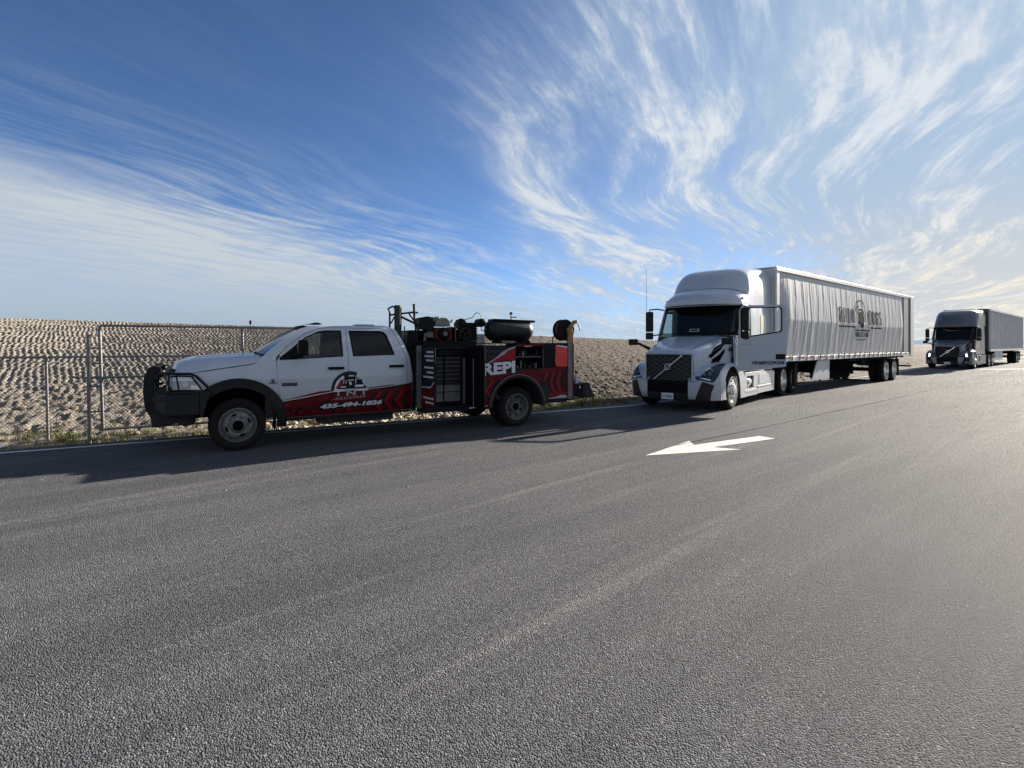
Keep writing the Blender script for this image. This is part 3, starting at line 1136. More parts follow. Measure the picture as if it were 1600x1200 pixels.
for fm, side in ((near, 0), (far, 1)):
    sheet('fender', fender, fm, white, pk, sp=0.08, thick=0.02)
    sheet('cab_side', [(a, z) for a, z in cabo], fm, white, pk, holes=[grown(fdoor, 0.004)[:], ], sp=0.09, thick=0.02, off=-0.012) if False else None
    # frame round the doors: pillars, roof rail, rear corner
    fr = MB()
    sheet('', [(0.40, 1.50), (0.50, 1.60), (0.81, 1.855), (0.98, 1.955), (1.12, 2.0), (2.55, 2.01), (2.66, 1.96), (2.76, 1.78), (2.88, 1.46), (2.935, 1.1), (2.935, 0.47), (2.705, 0.458), (2.797, 0.60), (2.838, 0.95), (2.818, 1.42), (2.683, 1.785), (2.605, 1.937), (2.503, 1.980), (1.45, 1.983), (1.268, 1.963), (1.050, 1.873), (0.72, 1.622), (0.583, 1.47), (0.583, 1.50)], fm, None, None, sp=0.07, thick=0.02, mb=fr)
    fr.build('cab_frame', white, pk, smooth=30)
    d1 = sheet('front_door', fdoor, fm, white, pk, holes=[fwin], sp=0.09, thick=0.03)
    d2 = sheet('rear_door', rdoor, fm, white, pk, holes=[rwin], sp=0.09, thick=0.03)
    sheet('window', fwin, fm, glass, d1, sp=0.15, off=-0.014)
    sheet('window', rwin, fm, tinted, d2, sp=0.15, off=-0.014)
    # rubber round the panes
    for wpoly, dd in ((fwin, d1), (rwin, d2)):
        sheet('window_seal', grown(wpoly, 0.012), fm, gloss_black, dd, holes=[grown(wpoly, -0.016)], sp=0.08, off=0.002)
    # dark shell behind the gaps
    sheet('inner_body', [(0.42, 0.47), (0.42, 1.40), (1.745, 1.40), (2.85, 1.40), (2.90, 0.9), (2.85, 0.48)], fm, seal, pk, sp=0.12, off=-0.035)
    b = MB()
    for pth in ([(1.745, 1.47), (1.745, 1.965)],):
        pass
    sheet('inner_pillar', [(1.66, 1.40), (1.80, 1.40), (1.80, 1.97), (1.66, 1.97)], fm, seal, pk, sp=0.12, off=-0.035)
    # door handles
    for a0, a1, z0, dd in ((1.404, 1.673, 1.270, d1), (2.475, 2.745, 1.285, d2)):
        b = MB()
        sg = -1 if side == 0 else 1
        y_ = fm((a0 + a1) / 2, z0, 0.0)[1]
        b.box(a0, a1, min(y_ - .002, y_ + sg * .045), max(y_ - .002, y_ + sg * .045), z0 - 0.020, z0 + 0.026)
        b.build('door_handle', gloss_black, dd, bevel=0.012)
    # flare round the front wheel
    fl = arc(0.02, 0.41, 0.735, -9, 148, 26) + arc(0.02, 0.41, 0.585, 150, -8, 26)
    sheet('wheel_arch_flare', fl, fm, black, pk, sp=0.06, thick=0.05, off=0.045, smooth=50)
    # sill moulding, and a pale strip that paints the highlight along it
    sheet('rocker_panel', [(0.60, 0.40), (2.90, 0.42), (2.90, 0.46), (0.64, 0.452)], fm, black, pk, sp=0.2, thick=0.03)
    sheet('sill_highlight', [(0.66, 0.447), (2.90, 0.462), (2.90, 0.474), (0.66, 0.459)], fm, grey_metal, pk, sp=0.3, off=0.006)

# --- hood, windshield, roof


def hood(u, v):
    a = -0.915 + (1.26) * u
    ze = interp(a, [(-0.915, 1.205), (-0.80, 1.222), (-0.686, 1.238), (-0.348, 1.288), (0.234, 1.374), (0.30, 1.40), (0.345, 1.46)])
    zc = interp(a, [(-0.915, 1.300), (-0.89, 1.375), (-0.85, 1.418), (-0.76, 1.45), (-0.686, 1.472), (-0.348, 1.510), (0.234, 1.542), (0.345, 1.54)])
    yl = pb(a, ze) + 0.004
    yr = PW - yl
    w = 2 * v - 1
    prof = max(0.0, 1 - abs(w) ** 5.5) ** 0.6
    # raised centre of the hood
    pw = 0.018 * max(0, min(1, (0.55 - abs(w)) / 0.12)) * min(1, max(0, (a + .9) * 3))
    bowed = 0.10 * (w * w) * max(0, 1 - (a + 0.915) / 0.5)
    return (a + bowed, yl + (yr - yl) * v, ze + (zc - 0.018 - ze) * prof + pw)


MB().grid(26, 41, hood).build('hood', white, pk, smooth=50, fixn=False)


def wind(u, v):
    # u from cowl to roof, v across
    a0 = 0.30 + (1.13 - 0.30) * u
    z0 = 1.515 + (1.985 - 1.515) * (max(u, 0.0) ** 0.92)
    w = 2 * v - 1
    yl = pb(a0 + .1, z0) + 0.01
    return (a0 + 0.17 * (w * w) * (1 - 0.45 * u) - 0.04, yl + (PW - 2 * yl) * v, z0 - 0.02 * w ** 4)


MB().grid(8, 15, wind).build('windshield', shade_glass, pk, smooth=60, fixn=False)
MB().grid(3, 15, lambda u, v: (lambda p: (p[0] - 0.012, p[1], p[2] + 0.006))(wind(u * 0.06 - 0.03, v))).build('cowl', gloss_black, pk, smooth=60, fixn=False)


def roof(u, v):
    a = 1.06 + (2.66 - 1.06) * u
    w = 2 * v - 1
    ze = interp(a, [(1.06, 1.982), (1.15, 2.0), (2.5, 2.012), (2.60, 1.99), (2.66, 1.955)])
    yl = pb(min(a, 2.6), ze) + 0.0
    zc = ze + 0.045
    return (a + (0.05 * w * w if u < 0.3 else 0), yl + (PW - 2 * yl) * v, ze + (zc - ze) * max(0.0, 1 - abs(w) ** 4) ** 0.7)


MB().grid(16, 21, roof).build('roof', white, pk, smooth=50, fixn=False)


def backw(u, v):
    z = 0.5 + (1.965 - 0.5) * u
    a = interp(z, [(0.5, 2.93), (1.1, 2.93), (1.46, 2.88), (1.78, 2.76), (1.965, 2.655)])
    yl = pb(a, z)
    return (a, yl + (PW - 2 * yl) * v, z)


MB().grid(12, 9, backw).build('cab_back', white, pk, smooth=50, fixn=False)
# clearance lamps along the front of the roof
for i, y_ in enumerate((0.62, 0.98, 1.215, 1.45, 1.81)):
    b = MB()
    b.lathe([(0.001, 0.055), (0.03, 0.052), (0.055, 0.03), (0.065, 0.0)], (1.30, y_, 2.022), 'z', 12)
    b.v = [(1.30 + (x - 1.30) * 1.6, y, z) for x, y, z in b.v]
    b.build('roof_lamp', gloss_black, pk, smooth=40)
MB().box(1.95, 2.3, 0.45, 0.75, 2.03, 2.055).build('roof_pod', white, pk, bevel=0.02)

# interior
MB().box(0.45, 2.8, 0.2, PW - 0.2, 0.55, 1.0).build('cabin_floor', seat_m, pk)
MB().prism([(0.42, 1.0), (0.42, 1.46), (0.75, 1.42), (0.82, 1.2), (0.8, 1.0)], 'y', 0.22, PW - 0.22).build('dashboard', seat_m, pk, bevel=0.03)
for y0 in (0.38, 1.40):
    for x0 in (1.28, 2.15):
        b = MB().prism([(x0, 1.0), (x0 + .02, 1.16), (x0 + 0.36, 1.12), (x0 + .46, 1.68), (x0 + .60, 1.68), (x0 + .52, 1.0)], 'y', y0, y0 + 0.62)
        b.build('seat', seat_m, pk, bevel=0.04)
        MB().box(x0 + .47, x0 + .60, y0 + .17, y0 + .45, 1.70, 1.88).build('headrest', seat_m, pk, bevel=0.04)
b = MB()
for i in range(24):
    t0, t1 = 2 * PI * i / 24, 2 * PI * (i + 1) / 24
    q = lambda t: (0.98 + 0.075 * math.sin(t), 0.70 + 0.2 * math.cos(t), 1.38 + 0.185 * math.sin(t))
    b.bar(q(t0), q(t1), 0.028)
b.bar((0.98, .52, 1.38), (0.98, .88, 1.38), 0.04)
b.bar((0.80, .70, 1.28), (0.98, .70, 1.38), 0.05)
b.build('steering_wheel', seat_m, pk)

sheet('mirror_sail', [(0.632, 1.425), (0.64, 1.47), (0.92, 1.69), (0.92, 1.435)], near, gloss_black, pk, sp=0.1, off=0.006)
# door mirror (tow mirror folded along the glass)
b = MB()
b.box(0.84, 0.98, -0.02, 0.17, 1.47, 1.53)
b.build('mirror_arm', gloss_black, pk, bevel=0.015)
b = MB()
b.box(0.90, 1.07, -0.10, 0.03, 1.50, 1.76)
b.build('door_mirror', gloss_black, pk, bevel=0.03)
MB().box(0.74, 0.92, PW - 0.03, PW + 0.14, 1.50, 1.80).build('door_mirror', gloss_black, pk, bevel=0.03)
MB().tube([(0.28, 0.45, 1.54), (0.33, 0.75, 1.555), (0.36, 1.15, 1.56)], 0.010, 6).tube([(0.26, 1.1, 1.56), (0.30, 1.4, 1.57), (0.35, 1.8, 1.56)], 0.010, 6).build('wiper', gloss_black, pk)

# --- nose: grille, lamps, black guard bumper
MB().prism([(-0.90, 0.95), (-0.90, 1.30), (-0.80, 1.30), (-0.7, 0.95)], 'y', 0.35, PW - 0.35).build('grille_backing', seal, pk)
b = MB()
for i in range(6):
    z = 0.97 + i * 0.062
    b.box(-0.945, -0.905, 0.42, PW - 0.42, z, z + 0.022)
for y_ in (0.40, 1.19, PW - 0.44):
    b.box(-0.955, -0.90, y_, y_ + 0.05, 0.95, 1.31)
b.build('grille', grey_metal, pk, bevel=0.006)
for s_ in (0, 1):
    hp = [(-0.60, 1.200), (-0.80, 1.212), (-0.915, 1.195), (-0.93, 1.08), (-0.88, 0.975), (-0.66, 0.965), (-0.455, 0.965), (-0.50, 1.05)]
    fm = near if s_ == 0 else far
    h = sheet('headlight', hp, fm, headlamp, pk, sp=0.05, thick=0.03, off=0.010, smooth=60)
    # inner reflector shapes, bright rim, dark divider
    sheet('lamp_bezel', hp, fm, gloss_black, h, holes=[grown(hp, -0.028)], sp=0.05, off=0.014)
    sheet('lamp_divider', [(-0.785, 0.985), (-0.765, 0.985), (-0.80, 1.205), (-0.82, 1.205)], fm, gloss_black, h, sp=0.06, off=0.016)
    sheet('bulb', arc(-0.69, 1.08, 0.045, 0, 350, 12), fm, chrome, h, sp=0.05, off=0.015)
    sheet('side_reflector', [(-0.62, 0.99), (-0.50, 0.99), (-0.53, 1.05), (-0.62, 1.06)], fm, chrome, h, sp=0.05, off=0.015)
    # front faces of the lamps
    y0 = pb(-0.9, 1.1) + 0.01 if s_ == 0 else PW - 0.42
    y1 = 0.42 if s_ == 0 else PW - pb(-0.9, 1.1) - 0.01
    MB().box(-0.93, -0.90, y0, y1, 0.98, 1.20).build('headlight_front', headlamp, h, bevel=0.01)

bump = MB()
# bumper beam, plan tapering at the corners
bump.prism([(-1.13, 0.55), (-1.22, 1.0), (-1.22, PW - 1.0), (-1.13, PW - 0.55), (-0.95, PW - 0.12), (-0.50, PW - 0.06), (-0.50, PW - 0.3), (-0.9, PW - 0.4), (-0.9, 0.4), (-0.50, 0.3), (-0.50, 0.06), (-0.95, 0.12)], 'z', 0.60, 0.93)
bump.build('bumper', black, pk, bevel=0.02)
MB().prism([(-0.50, 0.56), (-0.50, 0.955), (-0.34, 0.955), (-0.40, 0.80), (-0.46, 0.56)], 'y', 0.05, 0.20).build('bumper_end', black, pk, bevel=0.015)
MB().prism([(-1.12, 0.42), (-1.15, 0.66), (-0.5, 0.66), (-0.58, 0.44), (-0.7, 0.40), (-0.80, 0.47), (-0.95, 0.43)], 'y', 0.30, PW - 0.3).build('air_dam', black, pk, bevel=0.02)
for y_ in (0.56, PW - 0.64):
    gp = [(-1.15, 0.52), (-1.235, 0.70), (-1.26, 0.95), (-1.245, 1.18), (-1.19, 1.32), (-1.12, 1.355), (-1.02, 1.33), (-1.03, 1.27), (-1.10, 1.26), (-1.12, 1.1), (-1.12, 0.9), (-1.02, 0.86), (-0.9, 0.60), (-0.98, 0.47), (-1.08, 0.44)]
    MB().prism(gp, 'y', y_, y_ + 0.075).build('guard_upright', black, pk, bevel=0.012)
gb = MB()
for z_ in (1.30, 1.14, 1.00):
    gb.tube([(-1.08, 0.60, z_), (-1.14, 0.9, z_), (-1.15, PW / 2, z_), (-1.14, PW - .9, z_), (-1.08, PW - 0.60, z_)], 0.024, 8)
gb.build('guard_crossbar', black, pk, smooth=50)
for s_ in (0, 1):
    Y = (lambda y: y) if s_ == 0 else (lambda y: PW - y)
    b = MB()
    b.tube([(-1.07, Y(0.57), 1.245), (-0.93, Y(0.16), 1.24), (-0.62, Y(0.06), 1.235), (-0.55, Y(0.06), 1.20), (-0.36, Y(0.075), 0.985), (-0.36, Y(0.09), 0.95)], 0.021, 8)
    b.tube([(-1.05, Y(0.57), 0.945), (-0.93, Y(0.14), 0.945), (-0.40, Y(0.07), 0.945)], 0.022, 8)
    b.tube([(-0.90, Y(0.12), 1.245), (-0.90, Y(0.12), 0.94)], 0.014, 8)
    b.build('headlight_guard', black, pk, smooth=50)
    b = MB().prism([(-1.10, 0.84), (-1.11, 0.90), (-0.82, 0.885), (-0.82, 0.845)], 'y', Y(0.115) - 0.01, Y(0.115) + 0.01)
    b.build('bumper_lamp', dark_lens, pk, bevel=0.006)

# --- wheels


def wheel(parent, x, y, r, w, kind, sgn=1, rimm=None):
    """outer face at y, tyre going inwards (sgn=+1: towards +y)"""
    z = r
    rr = 0.258 * r / 0.405
    rim = MB()
    F = lambda pr: [(a * r / 0.405, b_) for a, b_ in pr]
    if kind == 'front':
        rim.lathe(F([(0.262, 0.03), (0.268, -0.002), (0.255, -0.004), (0.250, 0.03), (0.238, 0.055), (0.222, 0.050), (0.205, 0.015), (0.190, 0.0), (0.135, -0.006), (0.125, 0.0), (0.088, -0.035), (0.060, -0.060), (0.055, -0.060), (0.001, -0.060)]), (x, y, z), 'y', 36, sgn)
    elif kind == 'rear':
        rim.lathe(F([(0.262, 0.03), (0.268, -0.002), (0.256, -0.004), (0.248, 0.03), (0.238, 0.055), (0.230, 0.09), (0.222, 0.13), (0.205, 0.155), (0.140, 0.165), (0.122, 0.15), (0.110, 0.085), (0.098, 0.06), (0.06, 0.055), (0.001, 0.055)]), (x, y, z), 'y', 36, sgn)
    elif kind == 'alloy_front':
        rim.lathe(F([(0.262, 0.03), (0.272, -0.004), (0.258, -0.006), (0.252, 0.02), (0.236, 0.035), (0.225, 0.012), (0.14, -0.004), (0.120, -0.012), (0.100, -0.06), (0.05, -0.075), (0.001, -0.075)]), (x, y, z), 'y', 36, sgn)
    else:
        rim.lathe(F([(0.262, 0.03), (0.272, -0.004), (0.258, -0.006), (0.25, 0.05), (0.235, 0.12), (0.215, 0.155), (0.13, 0.16), (0.112, 0.14), (0.105, 0.05), (0.05, 0.03), (0.001, 0.03)]), (x, y, z), 'y', 32, sgn)
    rm = rim.build('wheel', rimm or dusty_rim, parent, smooth=40)
    ty = MB()
    k_ = r / 0.405
    if 'alloy' not in kind:
        hd0 = -0.058 if kind == 'front' else 0.050
        MB().lathe([(0.078 * k_, 0.03), (0.078 * k_, 0.0), (0.06 * k_, -0.012), (0.001, -0.014)], (x, y + hd0 * sgn, z), 'y', 20, sgn).build('hub', void_black, rm, smooth=40)
    prof = [(0.262, 0.03), (0.262, 0.005), (0.285, -0.012), (0.325, -0.018), (0.365, -0.004), (0.388, 0.018), (0.399, 0.04), (0.405, 0.055)]
    prof = [(a * k_, b_) for a, b_ in prof]
    half = w / 2
    prof2 = prof + [(a, w - b_) for a, b_ in reversed(prof)]
    ty.lathe(prof2, (x, y + 0.012 * sgn, z), 'y', 56, sgn)
    # tread blocks on the shoulders, and grooves between
    nb = 44
    for i in range(nb):
        t = 2 * PI * i / nb
        for y0, y1, tw in ((0.028, 0.075, 0.0), (0.085, half - 0.01, 0.5), (half + 0.01, w - 0.085, 0.0), (w - 0.075, w - 0.028, 0.5)):
            tt = t + tw * 2 * PI / nb
            hw = 0.62 * PI / nb
            ri, ro = (r * 0.955 if y0 < 0.03 or y1 > w - 0.03 else r * 0.985), r * 1.012
            vs = []
            for q_ in (tt - hw, tt + hw):
                for yy in (y0, y1):
                    for rad in (ri, ro - (0.012 if (yy < 0.03 or yy > w - 0.03) else 0)):
                        vs.append((x + rad * math.cos(q_), y + (0.012 + yy) * sgn, z + rad * math.sin(q_)))
            ty.add(vs, [(0, 1, 3, 2), (4, 6, 7, 5), (1, 5, 7, 3), (0, 4, 5, 1), (2, 3, 7, 6)])
    ty.build('tyre', tyre_m, rm, smooth=35, fixn=False)
    # nuts, hand holes
    nn = 10 if 'alloy' in kind else 8
    nr = (0.112 if kind in ('front', 'rear') else 0.128) * k_
    hb = MB()
    dep = {'front': -0.004, 'rear': 0.135, 'alloy_front': -0.012, 'alloy_rear': 0.145}[kind]
    if kind == 'rear':
        nr = 0.131 * k_
        dep = 0.150
    for i in range(nn):
        t = 2 * PI * (i + .5) / nn
        hb.lathe([(0.001, -0.028), (0.012, -0.026), (0.016, 0.0)], (x + nr * math.cos(t), y + dep * sgn, z + nr * math.sin(t)), 'y', 6, sgn)
    hb.build('wheel_nuts', chrome if 'alloy' in kind else dusty_rim, rm)
    hh = MB()
    nh = 8 if kind != 'alloy_rear' else 8
    hr = {'front': 0.166, 'rear': 0.182, 'alloy_front': 0.185, 'alloy_rear': 0.178}[kind] * k_
    hd = {'front': -0.006, 'rear': 0.152, 'alloy_front': -0.0015, 'alloy_rear': 0.150}[kind]
    for i in range(nh if kind != 'front' else 4):
        t = 2 * PI * i / (nh if kind != 'front' else 4) + 0.35
        cx_, cz_ = x + hr * math.cos(t), z + hr * math.sin(t)
        pr = []
        for j in range(12):
            q_ = 2 * PI * j / 12
            aa, bb = 0.022 * math.cos(q_) * (1 if kind != 'front' else 0.8), 0.024 * math.sin(q_) * (1.9 if kind == 'front' else 1.0)
            pr.append((cx_ + (aa * math.cos(t) - bb * math.sin(t)) * k_, y + (hd - 0.005) * sgn, cz_ + (aa * math.sin(t) + bb * math.cos(t)) * k_))
        hh.add(pr, [tuple(range(12))])
    hh.build('hand_holes', void_black, rm, fixn=False)
    return rm


wheel(pk, 0.02, 0.075, 0.410, 0.245, 'front')
wheel(pk, 0.02, PW - 0.075, 0.410, 0.245, 'front', -1)
for y_, sg in ((0.0, 1), (PW, -1)):
    wheel(pk, 5.112, y_, 0.405, 0.235, 'rear', sg)
    b = MB().lathe([(0.262, 0.01), (0.33, -0.005), (0.385, 0.01), (0.405, 0.04), (0.405, 0.19), (0.38, 0.22), (0.26, 0.22)], (5.112, y_ + 0.29 * sg, 0.405), 'y', 40, sg)
    b.build('inner_tyre', tyre_m, pk, smooth=40)

# chassis
b = MB()
for y_ in (0.75, PW - 0.85):
    b.box(-0.9, 6.7, y_, y_ + 0.1, 0.48, 0.70)
b.tube([(0.02, 0.3, 0.41), (0.02, PW - 0.3, 0.41)], 0.06, 10)
b.tube([(5.11, 0.3, 0.41), (5.11, PW - 0.3, 0.41)], 0.075, 10)
b.lathe([(0.001, -0.16), (0.12, -0.12), (0.17, 0), (0.12, 0.12), (0.001, 0.16)], (5.11, PW / 2, 0.41), 'y', 14)
b.box(1.3, 2.6, 0.3, 0.72, 0.30, 0.46)
b.box(1.7, 2.9, PW - .75, PW - 0.3, 0.25, 0.46)
b.tube([(1.0, PW / 2, 0.5), (5.1, PW / 2, 0.45)], 0.05, 8)
b.build('chassis', frame_metal, pk)
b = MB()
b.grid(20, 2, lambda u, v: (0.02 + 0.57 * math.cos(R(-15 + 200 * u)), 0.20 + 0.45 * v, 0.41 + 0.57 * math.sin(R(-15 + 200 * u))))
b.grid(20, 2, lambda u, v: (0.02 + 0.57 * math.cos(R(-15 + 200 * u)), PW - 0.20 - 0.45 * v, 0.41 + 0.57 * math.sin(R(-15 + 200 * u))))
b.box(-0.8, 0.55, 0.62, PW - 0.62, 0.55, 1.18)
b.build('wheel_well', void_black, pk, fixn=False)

# --- graphics on the cab (printed vinyl)
gr = [(0.632, 0.738), (0.96, 0.784), (1.479, 0.868), (1.74, 0.872), (1.917, 0.876), (2.376, 0.909), (2.925, 0.975), (2.925, 0.478), (2.70, 0.472), (0.652, 0.462)]
gfx = sheet('red_wrap', gr, near, dark_red, pk, sp=0.09, off=0.004)
top = [(0.64, 0.752), (0.96, 0.818), (1.25, 0.882), (1.479, 0.898), (1.54, 0.884), (1.479, 0.872), (0.96, 0.792), (0.64, 0.744)]
sheet('red_flash', top, near, red, gfx, sp=0.08, off=0.005)
sheet('red_flash', [(2.02, 0.905), (2.32, 0.938), (2.60, 0.962), (2.48, 0.935), (2.05, 0.885)], near, red, gfx, sp=0.08, off=0.005)
sheet('white_stripe', [(0.63, 0.733), (0.96, 0.778), (1.479, 0.862), (1.479, 0.872), (0.96, 0.792), (0.63, 0.745)], near, print_white, gfx, sp=0.1, off=0.006)
sheet('white_stripe', [(2.0, 0.872), (2.376, 0.905), (2.92, 0.971), (2.92, 0.985), (2.376, 0.921), (2.0, 0.886)], near, print_grey, gfx, sp=0.1, off=0.006)
sheet('black_band', [(0.64, 0.71), (1.479, 0.835), (2.376, 0.875), (2.92, 0.94), (2.92, 0.965), (2.376, 0.903), (1.479, 0.858), (0.64, 0.728)], near, print_black, gfx, sp=0.1, off=0.0055)
rdk = random.Random(4)


def chevron(name, x0, z0, w, h, mapf, m, parent, off, th):
    """arrow head pointing towards the nose"""
    poly = [(x0, z0 + h / 2), (x0 + w, z0 + h), (x0 + w + th, z0 + h), (x0 + th, z0 + h / 2), (x0 + w + th, z0), (x0 + w, z0)]
    return sheet(name, poly, mapf, m, parent, sp=0.1, off=off)


for i in range(4):
    chevron('chevron', 2.10 + i * 0.20, 0.50, 0.13, 0.34, near, print_black, gfx, 0.006, 0.075)
for i in range(3):
    chevron('chevron', 2.17 + i * 0.20, 0.50, 0.13, 0.34, near, red, gfx, 0.0065, 0.055)
for i in range(6):
    x0 = 0.66 + i * 0.20
    hh_ = rdk.uniform(.1, .19)
    z0 = 0.475 + rdk.uniform(0, .08)
    sheet('tyre_mark', [(x0, z0 + .03), (x0 + .09, z0 + hh_), (x0 + .19, z0 + hh_ + .03), (x0 + .13, z0 + .06), (x0 + .17, z0), (x0 + .05, z0 - .01)], near, print_black, gfx, sp=0.08, off=0.006)
    sheet('red_flash', [(x0 + .06, z0 + .02), (x0 + .10, z0 + hh_ * .7), (x0 + .15, z0 + hh_ * .5), (x0 + .12, z0 + .01)], near, red, gfx, sp=0.08, off=0.0065)
sheet('red_flash', [(0.66, 0.48), (0.80, 0.48), (0.74, 0.60), (0.78, 0.70), (0.655, 0.69)], near, red, gfx, sp=0.08, off=0.0068)
text('phone_number', '435-494-1826', 1.262, 2.335, 0.575, 0.66, near, print_white, gfx, 0.0085, 0.05, 0.03, 0.058 - 0.03)
sheet('phone_shadow', [(1.22, 0.565), (2.38, 0.592), (2.40, 0.70), (1.26, 0.672)], near, print_black, gfx, sp=0.12, off=0.0072)

# gear emblem with a little service truck
lg = MB()
cx_, cz_, ro = 1.765, 0.905, 0.30
pts = []
N = 15
for i in range(N + 1):
    t = PI - PI * i / N * 0.62
    for rr_, dt in ((ro - .035, -.075), (ro + .01, -.05), (ro + .015, .05), (ro - .035, .075)):
        pts.append((cx_ + rr_ * math.cos(t - dt), cz_ + rr_ * math.sin(t - dt)))
inner = [(cx_ + (ro - .085) * math.cos(PI - PI * 0.62 * i / 16), cz_ + (ro - .085) * math.sin(PI - PI * .62 * i / 16)) for i in range(17)]
gear = sheet('gear_emblem', pts + inner[::-1], near, print_black, pk, sp=0.05, off=0.007)
ring = [(cx_ + (ro - .04) * math.cos(t), cz_ + (ro - .04) * math.sin(t)) for t in [PI - PI * .36 * i / 10 for i in range(11)]] + [(cx_ + (ro - .085) * math.cos(t), cz_ + (ro - .085) * math.sin(t)) for t in [PI - PI * .36 * (10 - i) / 10 for i in range(11)]]
sheet('gear_ring', ring, near, print_white, gear, sp=0.05, off=0.009)
sheet('emblem_ground', [(1.50, 0.905), (1.56, 1.02), (1.63, 1.09), (1.70, 1.12), (1.80, 1.13), (1.88, 1.11), (1.97, 1.07), (2.04, 0.99), (2.055, 0.905)], near, print_black, gear, sp=0.06, off=0.0078)
sheet('emblem_red', [(1.52, 0.915), (1.58, 1.01), (1.65, 1.07), (1.66, 1.0), (1.60, 0.93)], near, red, gear, sp=0.05, off=0.0095)
for q in ([(1.86, 1.00), (1.86, 1.085), (1.985, 1.08), (1.985, 1.07), (1.875, 1.073), (1.875, 1.0)], [(1.855, 0.935), (2.01, 0.935), (2.01, 0.975), (1.855, 0.972)], [(1.655, 1.0), (1.665, 1.0), (1.665, 1.135), (1.655, 1.135)],
          [(1.695, 1.0), (1.708, 1.0), (1.708, 1.06), (1.695, 1.06)], [(1.735, 1.05), (1.835, 1.055), (1.835, 1.07), (1.735, 1.065)], [(1.74, 1.125), (1.84, 1.125), (1.83, 1.145), (1.75, 1.145)], [(1.76, 0.975), (1.80, 0.975), (1.79, 1.03), (1.75, 1.03)],
          [(2.0, 1.0), (2.03, 0.95), (2.045, 0.96), (2.02, 1.03), (1.97, 1.07)], [(1.60, 0.93), (1.70, 0.935), (1.70, 0.955), (1.62, 0.95)]):
    sheet('emblem_line', q, near, print_white, gear, sp=0.1, off=0.0098)
sheet('emblem_grille', [(1.875, 1.0), (1.985, 1.0), (1.985, 1.065), (1.875, 1.065)], near, navy, gear, sp=0.1, off=0.0096)
sheet('ground_line', [(1.50, 0.893), (2.08, 0.893), (2.08, 0.905), (1.50, 0.905)], near, print_white, gear, sp=0.1, off=0.0098)
text('name_lettering', 'T N T', 1.50, 2.08, 0.79, 0.885, near, print_grey, gear, 0.0098, 0.03)
sheet('lettering_bar', [(1.475, 0.862), (1.72, 0.868), (1.64, 0.888), (1.49, 0.888)], near, print_white, gear, sp=0.1, off=0.0099)
sheet('lettering_bar', [(1.86, 0.868), (2.09, 0.868), (2.09, 0.888), (1.90, 0.888)], near, print_white, gear, sp=0.1, off=0.0099)
text('small_lettering', '-RECORD-', 1.48, 2.07, 0.716, 0.757, near, print_grey, gear, 0.0098, 0.0, 0, 0.03)

# badges
bd = text('badge', 'RAM 4500', 0.668, 0.905, 1.055, 1.115, near, chrome, pk, 0.012, 0.025)
text('badge', 'HEAVY DUTY', 0.668, 0.900, 1.005, 1.042, near, grey_metal, pk, 0.013, 0.02)
sheet('badge_bar', [(0.665, 0.995), (0.905, 0.993), (0.905, 1.045), (0.665, 1.047)], near, print_black, pk, sp=0.1, off=0.010)
sheet('badge_bar', [(0.47, 1.045), (0.59, 1.045), (0.59, 1.06), (0.47, 1.06)], near, gloss_black, pk, sp=0.1, off=0.010)
sheet('badge_emblem', arc(0.53, 1.09, 0.028, 0, 340, 10), near, grey_metal, pk, sp=0.1, off=0.010)

# ------------------------------------------------------------------ service body


def flat(u, v, o):
    return (u, -o, v)


body = MB()
# deck and shells with open compartments
body.box(3.06, 6.53, 0.40, PW - 0.40, 1.0, 1.06)
body.box(3.10, 3.34, 0.0, 0.42, 0.40, 1.64)
body.box(3.34, 4.02, 0.42, 0.44, 0.46, 1.64)
body.box(3.34, 4.02, 0.0, 0.42, 0.40, 0.52)
body.box(3.34, 4.02, 0.0, 0.42, 1.60, 1.645)
body.box(4.02, 5.075, 0.0, 0.42, 1.03, 1.64)
body.box(4.02, 4.42, 0.0, 0.42, 0.42, 1.03)
body.box(5.81, 6.36, 0.0, 0.42, 0.44, 1.03)
body.box(5.075, 5.735, 0.40, 0.42, 1.0, 1.64)
body.box(5.075, 5.735, 0.0, 0.40, 1.03, 1.185)
body.box(5.075, 5.735, 0.0, 0.42, 1.65, 1.70)
body.box(5.735, 6.53, 0.0, 0.42, 1.03, 1.70)
body.box(6.36, 6.53, 0.0, PW, 0.47, 1.03)
body.box(3.06, 6.53, PW - 0.42, PW, 0.45, 1.66)
body.box(3.06, 3.12, 0.42, PW - 0.42, 0.6, 1.66)
bo = body.build('tool_body', navy, pk, bevel=0.008)
# raised tread pattern of the plate, upper face beside the drawers and over the wheel
tp = MB()
for i in range(22):
    for j in range(5):
        x0 = 4.34 + i * 0.034
        z0 = 1.36 + j * 0.055 + (i % 2) * 0.027
        if z0 < 1.24 + (5.06 - x0) * -0.55 + 0.42:
            continue
        d_ = 1 if (i + j) % 2 else -1
        tp.bar((x0, -0.003, z0), (x0 + 0.022, -0.003, z0 + 0.022 * d_), 0.008, 0.006)
for i in range(16):
    x0 = 3.12 + i * 0.078
    tp.bar((x0, -0.003, 1.615 + 0.008 * (i % 2)), (x0 + 0.03, -0.003, 1.615), 0.012, 0.006)
tag(tp.build('tread_pattern', grey_metal, bo), kind='stuff')
MB().box(3.05, 4.35, -0.01, PW, 1.645, 1.675).build('top_edge', gloss_black, pk, bevel=0.006)
MB().box(4.35, 6.54, -0.008, 0.42, 1.70, 1.715).build('top_edge', gloss_black, pk, bevel=0.004)
